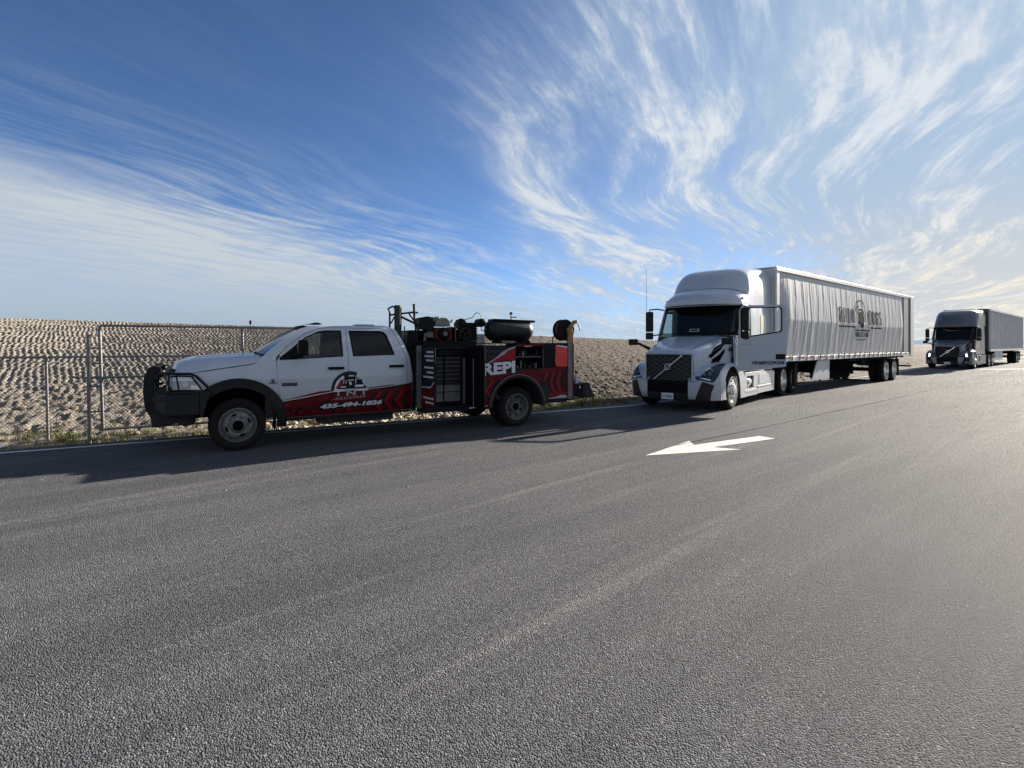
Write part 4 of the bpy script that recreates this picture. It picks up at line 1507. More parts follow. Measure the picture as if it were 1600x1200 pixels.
# corner post ahead of the tool body
MB().box(2.975, 3.06, 0.02, 0.12, 0.50, 1.66).build('corner_post', grey_metal, pk, bevel=0.01)
MB().box(2.94, 2.975, 0.10, PW - .1, 0.45, 1.60).build('headboard', gloss_black, pk)
MB().box(6.375, 6.495, -0.035, 0.0, 0.50, 1.70).build('corner_post', grey_metal, pk, bevel=0.01)
MB().box(6.50, 6.55, -0.01, 0.4, 0.50, 1.70).build('rear_edge', dark_red, pk)

# lower red wrap, cut round the wheel arch
ar_ = arc(5.112, 0.405, 0.66, 174, 8, 26)
low = [(4.02, 0.445), (4.02, 1.03), (5.0, 1.20), (6.37, 1.20), (6.37, 0.60)] + [(5.79, 0.56)] + ar_[::-1] + [(4.44, 0.475)]
low = [(4.02, 0.43), (4.02, 1.035), (4.6, 1.10), (5.08, 1.175), (6.37, 1.20), (6.37, 0.52), (5.77, 0.52)] + [p for p in ar_[::-1] if p[1] > 0.53] + [(4.45, 0.46)]
lw = sheet('red_side_wrap', low, flat, dark_red, pk, sp=0.11, off=0.004, thick=0.003)
for i in range(3):
    chevron('chevron', 4.05 + i * 0.22, 0.58, 0.15, 0.36 + 0.02 * i, flat, print_black, lw, 0.009, 0.09)
for i in range(2):
    chevron('chevron', 4.15 + i * 0.22, 0.58, 0.15, 0.36 + 0.02 * i, flat, red, lw, 0.0095, 0.06)
for i in range(4):
    chevron('chevron', 5.68 + i * 0.17, 0.68, 0.09, 0.42, flat, print_black, lw, 0.009, 0.07)
    if i < 3:
        chevron('chevron', 5.74 + i * 0.17, 0.68, 0.09, 0.42, flat, red, lw, 0.0095, 0.05)
sheet('red_stripe', [(5.82, 0.60), (6.37, 0.63), (6.37, 0.66), (5.80, 0.63)], flat, red, lw, off=0.0095)
sheet('white_curve', [(5.85, 0.545), (6.05, 0.56), (6.2, 0.60), (6.37, 0.585), (6.37, 0.53), (5.85, 0.53)], flat, print_grey, lw, off=0.0097, sp=0.1)
sheet('black_band', [(4.02, 1.035), (4.6, 1.10), (5.08, 1.175), (5.7, 1.19), (5.7, 1.165), (5.08, 1.15), (4.6, 1.075), (4.02, 1.01)], flat, print_black, lw, off=0.009, sp=0.15)
sheet('white_stripe', [(4.02, 0.435), (4.44, 0.46), (4.44, 0.475), (4.02, 0.45)], flat, print_white, lw, off=0.009, sp=0.15)
# upper swoosh and lettering
sw = [(4.30, 1.20), (4.38, 1.29), (4.62, 1.42), (4.86, 1.56), (5.07, 1.635), (5.07, 1.25), (4.9, 1.22)]
us = sheet('red_swoosh', sw, flat, red, pk, sp=0.12, off=0.005)
sheet('swoosh_edge', [(4.30, 1.20), (4.38, 1.29), (4.62, 1.42), (4.74, 1.52), (4.90, 1.60), (5.07, 1.65), (5.07, 1.62), (4.88, 1.555), (4.80, 1.48), (4.62, 1.395), (4.40, 1.27)], flat, print_grey, us, sp=0.1, off=0.008)
sheet('lettering_shadow', [(4.30, 1.05), (5.07, 1.17), (5.07, 1.32), (4.85, 1.375), (4.6, 1.33), (4.3, 1.26)], flat, print_black, us, sp=0.1, off=0.0075)
text('large_lettering', 'REPI', 4.31, 5.06, 1.06, 1.30, flat, print_white, us, 0.0095, 0.045, 0.0, 0.05)
sheet('red_swoosh', [(5.07, 1.65), (5.74, 1.65), (5.74, 1.69), (5.07, 1.69)], flat, dark_red, us, off=0.006, sp=0.2)

# rear wheel arch
fl = arc(5.112, 0.405, 0.665, -2, 178, 30)
sheet('wheel_arch_flare', fl + arc(5.112, 0.405, 0.60, 178, -2, 30), flat, black, pk, sp=0.08, off=0.05, thick=0.06)
sheet('arch_lip', arc(5.112, 0.405, 0.672, 8, 176, 30) + arc(5.112, 0.405, 0.655, 176, 8, 30), flat, grey_metal, pk, sp=0.08, off=0.054, thick=0.01)
b = MB().grid(24, 2, lambda u, v: (5.112 + 0.60 * math.cos(PI * u), 0.0 + 0.5 * v, 0.405 + 0.60 * math.sin(PI * u)))
b.build('wheel_well', seal, pk, fixn=False)
sheet('mudguard_filler', [(5.70, 0.44), (5.84, 0.44), (5.92, 0.70), (5.80, 0.92), (5.66, 0.80), (5.72, 0.6)], flat, black, pk, sp=0.1, off=0.03, thick=0.03)

# drawer unit
dr = MB().box(3.34, 4.02, 0.09, 0.41, 0.53, 1.60).build('drawer_cabinet', gloss_black, pk)
zs = [1.445, 1.365, 1.285, 1.205, 1.125, 1.045, 0.915, 0.775, 0.585]
for i in range(8):
    z1, z0 = zs[i] - 0.006, zs[i + 1] + 0.006
    for x0, x1 in ((3.355, 3.50), (3.53, 3.86)):
        d = MB().box(x0, x1, 0.060, 0.095, z0, z1).build('drawer', grey_metal if i > 5 else dark_metal, dr, bevel=0.004)
        MB().box(x0 + 0.01, x1 - 0.01, 0.045, 0.062, z1 - 0.018, z1 - 0.004).build('drawer_handle', grey_metal, dr, bevel=0.003)
MB().box(3.40, 3.90, 0.02, 0.09, 1.47, 1.58).build('locker', gloss_black, pk, bevel=0.01)
MB().box(3.90, 3.94, 0.0, 0.06, 0.53, 1.42).build('locker_frame', grey_metal, pk)
# open locker doors standing out from the body
d = MB().box(3.055, 3.085, -0.60, 0.0, 0.54, 1.62).build('locker_door', navy, pk, bevel=0.008)


def dmap(u, v, o):
    return (3.054 - o, u, v)


sheet('door_wrap', [(-0.60, 0.545), (-0.60, 0.98), (-0.45, 0.90), (0.0, 0.89), (0.0, 0.545)], dmap, dark_red, d, sp=0.12, off=0.004)
sheet('door_wrap', [(-0.60, 1.0), (-0.60, 1.03), (-0.45, 0.925), (0.0, 0.905), (0.0, 0.89), (-0.45, 0.905)], dmap, print_white, d, sp=0.12, off=0.006)


def dtext(txt, z, w):
    V, F = text_geo(txt, 0.02)
    mx_ = max(v[0] for v in V)
    b_ = MB()
    b_.add([dmap(-0.585 + 0.0 - (-(1 - v[0] / mx_) * w), z + v[1] * 0.055, 0.008) for v in V], F)
    return b_


for z_, w_ in ((1.53, .30), (1.455, .42), (1.38, .34), (1.25, .42), (1.165, .28), (1.08, .46), (0.70, .44), (0.62, .34)):
    rw = random.Random(int(z_ * 100))
    b = MB()
    x = -0.585
    while x < -0.585 + w_:
        l = rw.uniform(.03, .07)
        b.add([dmap(x, z_, .008), dmap(x + l, z_, .008), dmap(x + l, z_ + .035, .008), dmap(x, z_ + .035, .008)], [(0, 1, 2, 3)])
        x += l + 0.012
    b.build('print_line', print_white, d, fixn=False)
d = MB().box(4.02, 4.06, -0.62, 0.0, 0.48, 1.64).build('locker_door', gloss_black, pk, bevel=0.008)
MB().box(3.985, 4.02, -0.55, -0.10, 0.55, 1.50).build('door_rack', gloss_black, d, bevel=0.01)
MB().tube([(3.97, -0.30, 0.5), (3.97, -0.30, 1.42)], 0.012, 6).build('gas_strut', grey_metal, d)

# rear open compartments with tools
MB().box(5.09, 5.72, 0.02, 0.38, 1.418, 1.432).build('shelf', grey_metal, pk)
rt = random.Random(9)
for i in range(13):
    x = 5.13 + i * 0.045
    zb = 1.19 if i % 2 else 1.433
    h_ = rt.uniform(.06, .17)
    b = MB()
    if i % 3 == 0:
        b.lathe([(0.001, 0), (0.022, 0), (0.022, h_ * .8), (0.01, h_), (0.001, h_)], (x, 0.10 + rt.uniform(0, .1), zb), 'z', 10)
    else:
        b.box(x - .018, x + .018, 0.08, 0.26, zb, zb + h_ * .7)
    b.build('tool', rt.choice([grey_metal, dark_metal, gloss_black, dark_metal, grey_metal]), pk)
b = MB()
for j in range(5):
    t_ = [2 * PI * i / 20 for i in range(21)]
    b.tube([(5.40 + 0.10 * math.cos(t), 0.10 + 0.02 * j, 1.29 + 0.085 * math.sin(t)) for t in t_], 0.011, 6)
b.build('hose_coil', gloss_black, pk, smooth=60)
MB().prism([(5.755, 1.20), (5.755, 1.645), (6.02, 1.645), (6.03, 1.60), (6.03, 1.28), (5.98, 1.20)], 'y', -0.03, 0.0).build('locker_door', gloss_black, pk, bevel=0.012)
MB().tube([(5.745, -0.01, 1.20), (5.745, -0.01, 1.62)], 0.010, 6).build('hinge', grey_metal, pk)
rdp = [(6.065, 1.21), (6.045, 1.30), (6.055, 1.5), (6.045, 1.63), (6.07, 1.675), (6.30, 1.655), (6.37, 1.62), (6.37, 1.205), (6.2, 1.19)]
MB().prism(rdp, 'y', -0.028, 0.0).build('red_fuel_can', bright_red, pk, bevel=0.02)
sheet('white_stripe', [(6.07, 1.655), (6.12, 1.672), (6.36, 1.64), (6.36, 1.61)], lambda u, v, o: (u, -0.031 - o, v), print_white, pk, sp=0.2)

# rear step bumper with its spray bottle
b = MB()
b.prism([(6.53, 0.50), (6.53, 0.80), (6.62, 0.82), (6.62, 0.52)], 'y', 0.05, PW - 0.05)
b.prism([(6.62, 0.76), (6.62, 0.82), (6.99, 0.83), (6.99, 0.77)], 'y', 0.05, PW - .05)
b.build('rear_step', black, pk, bevel=0.01)
MB().prism([(6.80, 0.55), (6.84, 0.81), (7.0, 0.825), (7.16, 0.49), (6.95, 0.50)], 'y', 0.02, 0.12).build('step_end_plate', black, pk, bevel=0.01)
MB().prism([(6.58, 0.55), (6.60, 0.80), (6.70, 0.80), (6.84, 0.56), (6.95, 0.50), (6.80, 0.50)], 'y', 0.03, 0.09).build('step_bracket', gloss_black, pk, bevel=0.006)
for x_ in (6.66, 6.72, 6.78):
    pass
MB().tube([(6.56, 0.3, 0.47), (6.56, PW - .3, 0.47)], 0.03, 8).build('hitch_tube', frame_metal, pk)

# --- gear on top of the body
DECK = 1.675
# exhaust-like tube behind the cab
MB().tube([(2.76, 0.50, 1.5), (2.76, 0.50, 2.43)], 0.070, 14).build('storage_tube', mat('olive_metal', (0.03, 0.03, 0.02), 0.5, 0.3, noise=(8, .4)), pk, smooth=40)
b = MB()
b.tube([(2.60, 0.50, 1.62), (2.60, 0.50, 2.28), (2.57, 0.50, 2.36), (2.66, 0.50, 2.41), (2.69, 0.50, 2.38)], 0.018, 8)
b.tube([(2.60, 0.50, 2.24), (3.08, 0.50, 2.31), (3.16, 0.5, 2.30)], 0.018, 8)
b.tube([(2.62, 0.50, 2.08), (2.70, 0.50, 2.22)], 0.014, 8)
b.tube([(2.83, 0.50, 2.21), (3.15, 0.50, 2.07), (3.35, 0.50, 2.02)], 0.022, 8)
b.tube([(3.08, 0.50, 2.47), (3.09, 0.5, 2.2), (3.15, 0.50, 1.72)], [0.028, 0.024, 0.02], 8)
b.tube([(2.97, 0.50, 2.29), (3.10, 0.50, 2.12)], 0.016, 8)
b.build('ladder_rack', dark_metal, pk, smooth=50)
MB().box(2.93, 3.10, 0.45, 1.9, 1.60, 1.94).build('headboard_box', gloss_black, pk, bevel=0.01)
MB().tube([(2.86, 0.32, 1.55), (2.84, 0.36, 2.03)], 0.012, 6).build('whip_bracket', dark_metal, pk)
MB().box(3.20, 4.33, 0.30, 0.95, 1.675, 1.755).build('equipment_tray', gloss_black, pk, bevel=0.008)

MB().box(3.25, 3.62, 1.15, 1.85, 1.675, 1.98).build('deck_toolbox', void_black, pk, bevel=0.01)
MB().box(3.66, 4.30, 1.05, 1.75, 1.675, 1.90).build('deck_toolbox', void_black, pk, bevel=0.01)
b = MB()
for i in range(4):
    b.tube([(3.30 + i * .26, 1.0, 1.69), (3.34 + i * .26, 0.98, 1.98 + .05 * (i % 2)), (3.45 + i * .26, 0.98, 2.02), (3.52 + i * .26, 1.0, 1.75)], 0.016, 6)
tag(b.build('loose_hoses', void_black, pk, smooth=50), kind='stuff')
MB().cyl((3.98, 0.75, 1.88), 0.17, 0.14, 'y', 20).build('cord_reel', gloss_black, pk)
MB().box(4.05, 4.16, 0.35, 0.9, 1.755, 1.86).build('battery', gloss_black, pk, bevel=0.008)
# petrol engine
EY = 0.42
en = MB().box(3.47, 3.86, EY, EY + 0.42, 1.76, 2.02).build('engine', mat('engine_red', (0.09, 0.005, 0.006), 0.5, spec=.2, noise=(12, .5)), pk, bevel=0.03)
b = MB().lathe([(0.001, -0.05), (0.06, -0.05), (0.10, -0.04), (0.128, 0.0), (0.13, 0.02)], (3.67, EY - 0.01, 1.895), 'y', 24)
b.build('recoil_cover', gloss_black, en, smooth=40)
MB().cyl((3.67, EY - 0.085, 1.895), 0.045, 0.04, 'y', 16).build('recoil_hub', grey_metal, en)
b = MB()
for i in range(3):
    t0 = [R(200 + 5 * j) for j in range(29)]
    b.tube([(3.67 + 0.145 * math.cos(t), EY - 0.015, 1.895 + 0.145 * math.sin(t)) for t in t0], 0.006, 6)
b.build('engine_guard', bright_red, en)
MB().prism([(3.17, 1.98), (3.17, 2.20), (3.34, 2.235), (3.47, 2.215), (3.47, 1.99), (3.40, 1.95), (3.26, 1.98)], 'y', EY, EY + 0.25).build('air_filter', mat('filter_black', (0.007, 0.009, 0.008), .7, spec=.2), en, bevel=0.015)
MB().tube([(3.28, EY + .05, 1.72), (3.30, EY + .05, 1.88), (3.42, EY + .05, 1.90)], 0.03, 8).build('intake_pipe', grey_metal, en, smooth=50)
MB().box(3.33, 3.46, EY + .02, EY + .1, 1.82, 1.92).build('muffler_box', grey_metal, en, bevel=0.01)
tk = MB().prism([(3.50, 2.045), (3.50, 2.18), (3.53, 2.235), (3.58, 2.235), (3.60, 2.205), (3.66, 2.22), (3.76, 2.215), (3.80, 2.17), (3.83, 2.045)], 'y', EY + .02, EY + 0.33).build('fuel_tank', mat('tank_grey', (0.20, 0.20, 0.175), 0.5, noise=(9, .3)), en, bevel=0.02)
MB().tube([(3.82, EY + .02, 2.12), (3.86, EY + .02, 2.18)], 0.018, 8).build('tank_cap', grey_metal, en)
MB().tube([(3.93, EY, 1.75), (3.92, EY, 2.05)], 0.010, 6).build('engine_rod', grey_metal, en)

# compressor pump
cp = MB()
cp.box(4.16, 4.40, EY, EY + .3, 1.76, 2.12)
cp.box(4.00, 4.38, EY + .02, EY + .26, 2.02, 2.13)
cp.prism([(3.97, 2.08), (4.02, 2.19), (4.12, 2.20), (4.18, 2.12)], 'y', EY, EY + .2)
cp.lathe([(0.001, -0.02), (0.06, -0.02), (0.06, 0.06), (0.001, 0.06)], (4.05, EY, 2.15), 'y', 14)
cp.bar((3.98, EY, 1.78), (4.12, EY, 2.06), 0.05)
cp.bar((4.10, EY, 1.76), (4.00, EY, 2.02), 0.05)
for i in range(6):
    cp.box(4.14, 4.42, EY - .012, EY + .28, 1.80 + i * .05, 1.815 + i * .05)
cpo = cp.build('compressor_pump', gloss_black, pk, bevel=0.006)
b = MB()
b.lathe([(0.001, -0.06), (0.07, -0.06), (0.085, -0.05), (0.085, 0.16), (0.001, 0.18)], (4.50, EY, 2.13), 'y', 18)
b.lathe([(0.001, -0.09), (0.035, -0.09), (0.05, -0.06), (0.001, -0.06)], (4.50, EY, 2.13), 'y', 14)
b.bar((4.33, EY, 2.08), (4.52, EY, 2.12), 0.08)
b.build('compressor_head', gloss_black, cpo, smooth=40)
b = MB().tube([(4.12, EY, 2.18), (4.24, EY, 2.215), (4.31, EY, 2.24), (4.345, EY, 2.30), (4.395, EY, 2.335), (4.45, EY, 2.33), (4.49, EY, 2.29), (4.50, EY, 2.20)], 0.008, 6)
b.tube([(4.50, EY, 2.05), (4.50, EY, 1.98), (4.56, EY, 1.965), (4.64, EY, 1.965)], 0.010, 6)
b.build('air_line', dark_metal, cpo, smooth=60)
fly = MB()
for j in range(20):
    t0, t1 = 2 * PI * j / 20, 2 * PI * (j + 1) / 20
    fly.bar((4.12 + .115 * math.cos(t0), EY - .03, 1.90 + .115 * math.sin(t0)), (4.12 + .115 * math.cos(t1), EY - .03, 1.90 + .115 * math.sin(t1)), 0.022)
for j in range(3):
    t0 = 0.4 + 2 * PI * j / 3
    fly.bar((4.12, EY - .03, 1.90), (4.12 + .11 * math.cos(t0), EY - .03, 1.90 + .11 * math.sin(t0)), 0.02)
fly.build('flywheel', dark_metal, cpo)

# air tank on feet
ty_ = 0.42
ta = MB().lathe([(0.001, 4.60), (0.09, 4.61), (0.17, 4.65), (0.212, 4.71), (0.225, 4.78), (0.225, 5.53), (0.212, 5.60), (0.17, 5.66), (0.09, 5.70), (0.001, 5.71)], (0, ty_, 1.98), 'x', 32)
tk = ta.build('air_tank', mat('tank_black', (0.008, 0.011, 0.013), 0.38, spec=.3, noise=(4, .3)), pk, smooth=50)
b = MB()
for x_ in (4.84, 5.44):
    b.prism([(ty_ - .2, 1.70), (ty_ - .14, 1.80), (ty_ + .14, 1.80), (ty_ + .2, 1.70)], 'x', x_, x_ + 0.05)
b.prism([(5.36, 1.70), (5.44, 1.80), (5.52, 1.80), (5.60, 1.70), (5.55, 1.70), (5.48, 1.77), (5.42, 1.70)], 'y', ty_ - .2, ty_ + .2)
b.build('tank_foot', gloss_black, tk)
for x_ in (4.93, 5.40):
    b = MB().lathe([(0.2262, 0), (0.2285, 0.002), (0.2285, 0.012), (0.2262, 0.014)], (x_, ty_, 1.98), 'x', 32)
    b.build('weld_band', dark_metal, tk)
MB().prism([(4.72, 2.175), (4.74, 2.215), (5.73, 2.20), (5.73, 2.155)], 'y', ty_ - .15, ty_ + .15).build('tank_shelf', gloss_black, tk, bevel=0.01)
b = MB().tube([(5.21, ty_, 2.19), (5.21, ty_, 2.33)], 0.012, 8).tube([(5.20, ty_, 2.265), (5.34, ty_, 2.265)], 0.011, 8)
b.cyl((5.21, ty_ - .02, 2.345), 0.028, 0.035, 'y', 14)
b.build('pressure_gauge', dark_metal, tk)
MB().box(4.95, 5.25, 0.28, 0.62, 1.72, 1.75).build('pale_plate', grey_metal, pk)
# pale slatted crate behind the pump
cr_ = MB()
for i in range(5):
    cr_.box(4.50, 4.86, 0.95, 0.97, 1.68 + i * 0.045, 1.705 + i * 0.045)
for x_ in (4.50, 4.66, 4.83):
    cr_.box(x_, x_ + .03, 0.955, 1.25, 1.68, 1.90)
cr_.box(4.50, 4.86, 0.95, 1.25, 1.885, 1.90)
cro = cr_.build('slatted_crate', print_white, None)
cro.parent = None
cro.location = (-4.31, 8.32, 0)
cro.rotation_euler = (0, 0, PA)
tag(cro, 'pale slatted crate on the tool body deck between compressor and air tank', 'crate')

# hose reel at the back corner
hr = MB().lathe([(0.001, 0.0), (0.225, 0.0), (0.236, 0.012), (0.225, 0.024), (0.09, 0.026), (0.09, 0.16), (0.225, 0.164), (0.236, 0.176), (0.225, 0.19), (0.001, 0.19)], (6.42, 0.10, 2.0), 'y', 32)
hro = hr.build('hose_reel', gloss_black, pk, smooth=40)
MB().lathe([(0.10, 0.03), (0.20, 0.03), (0.205, 0.09), (0.20, 0.16), (0.10, 0.16)], (6.42, 0.10, 2.0), 'y', 24).build('wound_hose', mat('red_hose', (0.10, 0.02, 0.02), .6), hro, smooth=40)
b = MB().prism([(6.42, 1.72), (6.44, 1.93), (6.40, 2.02), (6.44, 2.04), (6.56, 2.19), (6.62, 2.22), (6.68, 2.22), (6.69, 2.17), (6.60, 2.12), (6.55, 2.02), (6.58, 1.95), (6.58, 1.72)], 'y', 0.04, 0.085)
b.build('reel_bracket', tan, hro, bevel=0.008)
MB().tube([(6.67, 0.06, 2.19), (6.73, 0.05, 2.10), (6.77, 0.05, 1.99)], 0.014, 8).build('hose_nozzle', grey_metal, hro, smooth=50)
MB().tube([(6.06, 0.1, 1.71), (6.06, 0.10, 1.80), (6.10, 0.10, 1.88), (6.14, 0.12, 1.92)], 0.012, 6).build('hose_tail', gloss_black, hro, smooth=50)

# spray bottle on the step
b = MB().lathe([(0.001, 0), (0.042, 0), (0.045, 0.01), (0.045, 0.13), (0.03, 0.17), (0.014, 0.19), (0.014, 0.22), (0.001, 0.22)], (0, 0, 0), 'z', 16)
bt = b.build('bottle_body', mat('milky_plastic', (0.42, 0.46, 0.56), 0.35), None, smooth=40)
sb = empty('spray_bottle', tuple(Matrix.Rotation(PA, 3, 'Z') @ Vector((6.70, 0.10, 0.822)) + Vector((-4.31, 8.32, 0))), PA)
tag(sb, 'pale blue spray bottle standing on the rear step of the service pickup', 'spray bottle')
bt.parent = sb
b = MB().box(-0.045, 0.03, -0.012, 0.012, 0.24, 0.275).tube([(0, 0, 0.21), (0, 0, 0.25)], 0.014, 8).bar((-0.02, 0, .24), (-0.035, 0, .19), .008)
b.build('trigger', gloss_black, sb)
# ================================================================== highway tractors
TW = 2.44
YC = TW / 2


def bump_pt(m, z, off=0.0, hw=1.20, dep=0.74, x1=-0.55):
    """front skin in plan: m metres from the centre line (signed), height z"""
    sgn = 1 if m >= 0 else -1
    s = min(1.0, abs(m) / hw)
    n = 3.2
    dx = dep * (max(0.0, 1 - s ** n)) ** (1 / n)
    # outward normal
    gx = (max(dx, 1e-4) / dep) ** (n - 1) / dep
    gy = s ** (n - 1) / hw
    l = math.hypot(gx, gy)
    return x1 - dx - off * gx / l, YC + sgn * (s * hw + off * gy / l)


def ang_pt(f, off=0.0, hw=1.20, dep=0.74, x1=-0.55):
    """same skin but evenly parametrised: f = 0 centre, 1 the side"""
    n = 3.2
    t = max(0.0, min(1.0, abs(f))) * PI / 2
    c, s = math.cos(t), math.sin(t)
    m, dx = s ** (2 / n), c ** (2 / n)
    gx = dx ** (n - 1) / dep
    gy = m ** (n - 1) / hw
    l = math.hypot(gx, gy) or 1
    sg = 1 if f >= 0 else -1
    return x1 - dep * dx - off * gx / l, YC - sg * (m * hw + off * gy / l)


def make_tractor(root, paint, trim, door_angle, style):
    """x rearwards from the front axle, y away from the near side, z up"""
    W_ = TW
    both = (0, 1)
    Y = lambda s, y: y if s == 0 else W_ - y
    # ---------------- hood
    st = [(-1.27, 1.445, 0.655, 0.72), (-1.22, 1.500, 0.665, 0.72), (-1.10, 1.560, 0.70, 0.72), (-0.8, 1.640, 0.76, 0.72), (-0.4, 1.730, 0.84, 0.72), (0.0, 1.815, 0.92, 0.72), (0.4, 1.895, 1.00, 0.72), (0.80, 1.965, 1.06, 0.72)]

    def hoodf(u, v):
        x = -1.27 + 2.07 * u
        zt = cr(x, [(a, b) for a, b, c, d in st])
        hw = cr(x, [(a, c) for a, b, c, d in st])
        w = 2 * v - 1
        sg = 1 if w > 0 else -1
        w = abs(w)
        n = 3.4
        zs = zt - 0.20
        if w > 0.62:
            t = (w - 0.62) / 0.38
            y, z = hw * (1 + 0.02 * t), zs - t * (zs - 0.74)
        else:
            a = w / 0.62 * PI / 2
            y = hw * math.sin(a) ** (2 / n)
            z = zs + (zt - zs) * math.cos(a) ** (2 / n)
        # shallow valley either side of the raised centre
        if w < 0.62:
            z -= 0.022 * math.exp(-((y / hw - 0.62) / 0.10) ** 2) * (1 if x > -1.1 else 0)
        bow = 0.10 * (y / hw) ** 2 * max(0, 1 - (x + 1.27) / 0.6)
        bow2 = -0.14 * (1 - (y / hw) ** 2) * max(0, (x - 0.3) / 0.5)
        return (x + bow + bow2, YC + sg * y, z)
    hood_o = MB().grid(34, 61, hoodf).build('hood', paint, root, smooth=60, fixn=False)
    # ---------------- fenders
    prof = [(-1.225, 0.775), (-1.18, 0.86), (-1.10, 0.97), (-0.98, 1.065), (-0.82, 1.14), (-0.58, 1.20), (-0.30, 1.235), (0.0, 1.24), (0.32, 1.215), (0.62, 1.15), (0.88, 1.04), (1.06, 0.90)]
    n_ = len(prof)

    def fpt(t, y, off=0.0):
        """t 0..1 along the profile, y 0 (outer) .. 0.75 (inner)"""
        q = t * (n_ - 1)
        x = cr(q, [(i, p[0]) for i, p in enumerate(prof)])
        z = cr(q, [(i, p[1]) for i, p in enumerate(prof)])
        e = 0.05
        x2 = cr(min(q + e, n_ - 1), [(i, p[0]) for i, p in enumerate(prof)])
        z2 = cr(min(q + e, n_ - 1), [(i, p[1]) for i, p in enumerate(prof)])
        x1 = cr(max(q - e, 0), [(i, p[0]) for i, p in enumerate(prof)])
        z1 = cr(max(q - e, 0), [(i, p[1]) for i, p in enumerate(prof)])
        d = math.hypot(x2 - x1, z2 - z1) or 1
        nx, nz = -(z2 - z1) / d, (x2 - x1) / d       # outward (up / front)
        # plan rounding of the front corner plus a rounded outer shoulder
        front = max(0.0, 1 - q / 5.5)
        R1 = 0.16 + 0.40 * front
        wd = 0.26 + 0.30 * front
        k1 = max(0.0, min(1.0, (wd - y) / wd))
        dd = R1 * (1 - math.sqrt(max(0.0, 1 - k1 ** 2.2)))
        dd -= off
        bowx = 0.0
        return (x - nx * dd, y, z - nz * dd)
    heads = []
    for s in both:
        g = MB().grid(30, 22, lambda u, v: (lambda p: (p[0], Y(s, p[1]), p[2]))(fpt(u, 0.012 + 0.68 * (v ** 1.6))))
        fo = g.build('fender', paint, root, smooth=60, fixn=False)
        # outer wall with the wheel opening
        edge = [fpt(i / 24, 0.012) for i in range(25)]
        wall = [(p[0], p[2]) for p in edge if p[0] < 1.045]
        cw = arc(0.0, 0.515, 0.605, 2, 178, 26)
        out = wall + [(1.045, 0.25), (0.64, 0.25), (0.62, 0.50)] + cw + [(-0.615, 0.50), (-0.615, 0.30), (wall[0][0] - 0.0, 0.30)]
        out = [p for i, p in enumerate(out) if i == 0 or math.hypot(p[0] - out[i - 1][0], p[1] - out[i - 1][1]) > 1e-4]
        sheet('fender_side', out, lambda u, v, o: (u, Y(s, 0.013 - o), v), paint, root, sp=0.10, thick=0.02)
        # wheel-arch inner lip
        b = MB().grid(22, 2, lambda u, v: (0.60 * math.cos(PI * u), Y(s, 0.03 + 0.5 * v), 0.515 + 0.60 * math.sin(PI * u)))
        b.build('wheel_well', seal, root, fixn=False)
        # headlamp
        hp = [(0.035, 0.60), (0.040, 0.50), (0.085, 0.36), (0.20, 0.215), (0.36, 0.135), (0.44, 0.075), (0.455, 0.66), (0.30, 0.70)]
        # outline in (t, y): low bright bar near the front edge, tip running up and outwards
        hp = [(0.03, 0.50), (0.03, 0.16), (0.10, 0.10), (0.26, 0.05), (0.45, 0.045), (0.55, 0.075), (0.46, 0.16), (0.32, 0.27), (0.18, 0.40)]
        fm = lambda u, v, o: (lambda p: (p[0], Y(s, p[1]), p[2]))(fpt(u, v, o))
        h = sheet('headlight', hp, fm, dark_lens, root, sp=0.045, off=0.006, smooth=60)
        bar_ = [(0.065, 0.46), (0.065, 0.18), (0.098, 0.18), (0.098, 0.44)] if style == 0 else [(0.075, 0.30), (0.075, 0.22), (0.12, 0.22), (0.12, 0.30)]
        sheet('daylight_bar', bar_, fm, lit_lamp if style == 1 else headlamp, h, sp=0.04, off=0.010, smooth=60)
        sheet('lamp_trim', [(0.105, 0.43), (0.18, 0.36), (0.32, 0.235), (0.32, 0.265), (0.18, 0.39), (0.105, 0.46)], fm, chrome, h, sp=0.04, off=0.010, smooth=60)
        if style == 1:
            sheet('low_beam', [(0.15, 0.30), (0.15, 0.24), (0.19, 0.24), (0.19, 0.29)], fm, lit_lamp, h, sp=0.04, off=0.012)
        # lens elements
        for (t0, y0) in ((0.17, 0.33), (0.20, 0.22), (0.28, 0.20)):
            sheet('projector', [(t0 + 0.03 * math.cos(a_), y0 + 0.035 * math.sin(a_)) for a_ in [i * PI / 5 for i in range(10)]], fm, grey_metal, h, sp=0.05, off=0.009)
    # ---------------- bumper (skin from z 0.30 to 0.77), tilted back a little at the bottom
    def bz(f, z, off):
        x, y = ang_pt(f, off)
        return (x + 0.10 * max(0, (0.45 - z) / 0.15) ** 2 * 0.5, y, z)

    def byz(m, z, off, yy=None):
        """m = metres from the centre (+ towards the near side)"""
        n = 3.2
        s = min(1.0, abs(m) / 1.2)
        t = math.asin(min(1.0, s ** (n / 2)))
        return bz((1 if m >= 0 else -1) * t / (PI / 2), z, off)
    bz_f = lambda m: (1 if m >= 0 else -1) * math.asin(min(1.0, (min(1.0, abs(m) / 1.2)) ** 1.6)) / (PI / 2)
    fmap = lambda u, v, o: bz(u, v, o)
    zt, zb = 0.765, 0.30
    fg = bz_f(0.545)                 # half width of the dark middle
    fpk = bz_f(0.83)
    fp2 = bz_f(1.10)
    MB().grid(50, 8, lambda u, v: bz(2 * u - 1, zb + (zt - zb) * v, -0.012)).build('bumper_backing', seal, root, smooth=60, fixn=False)
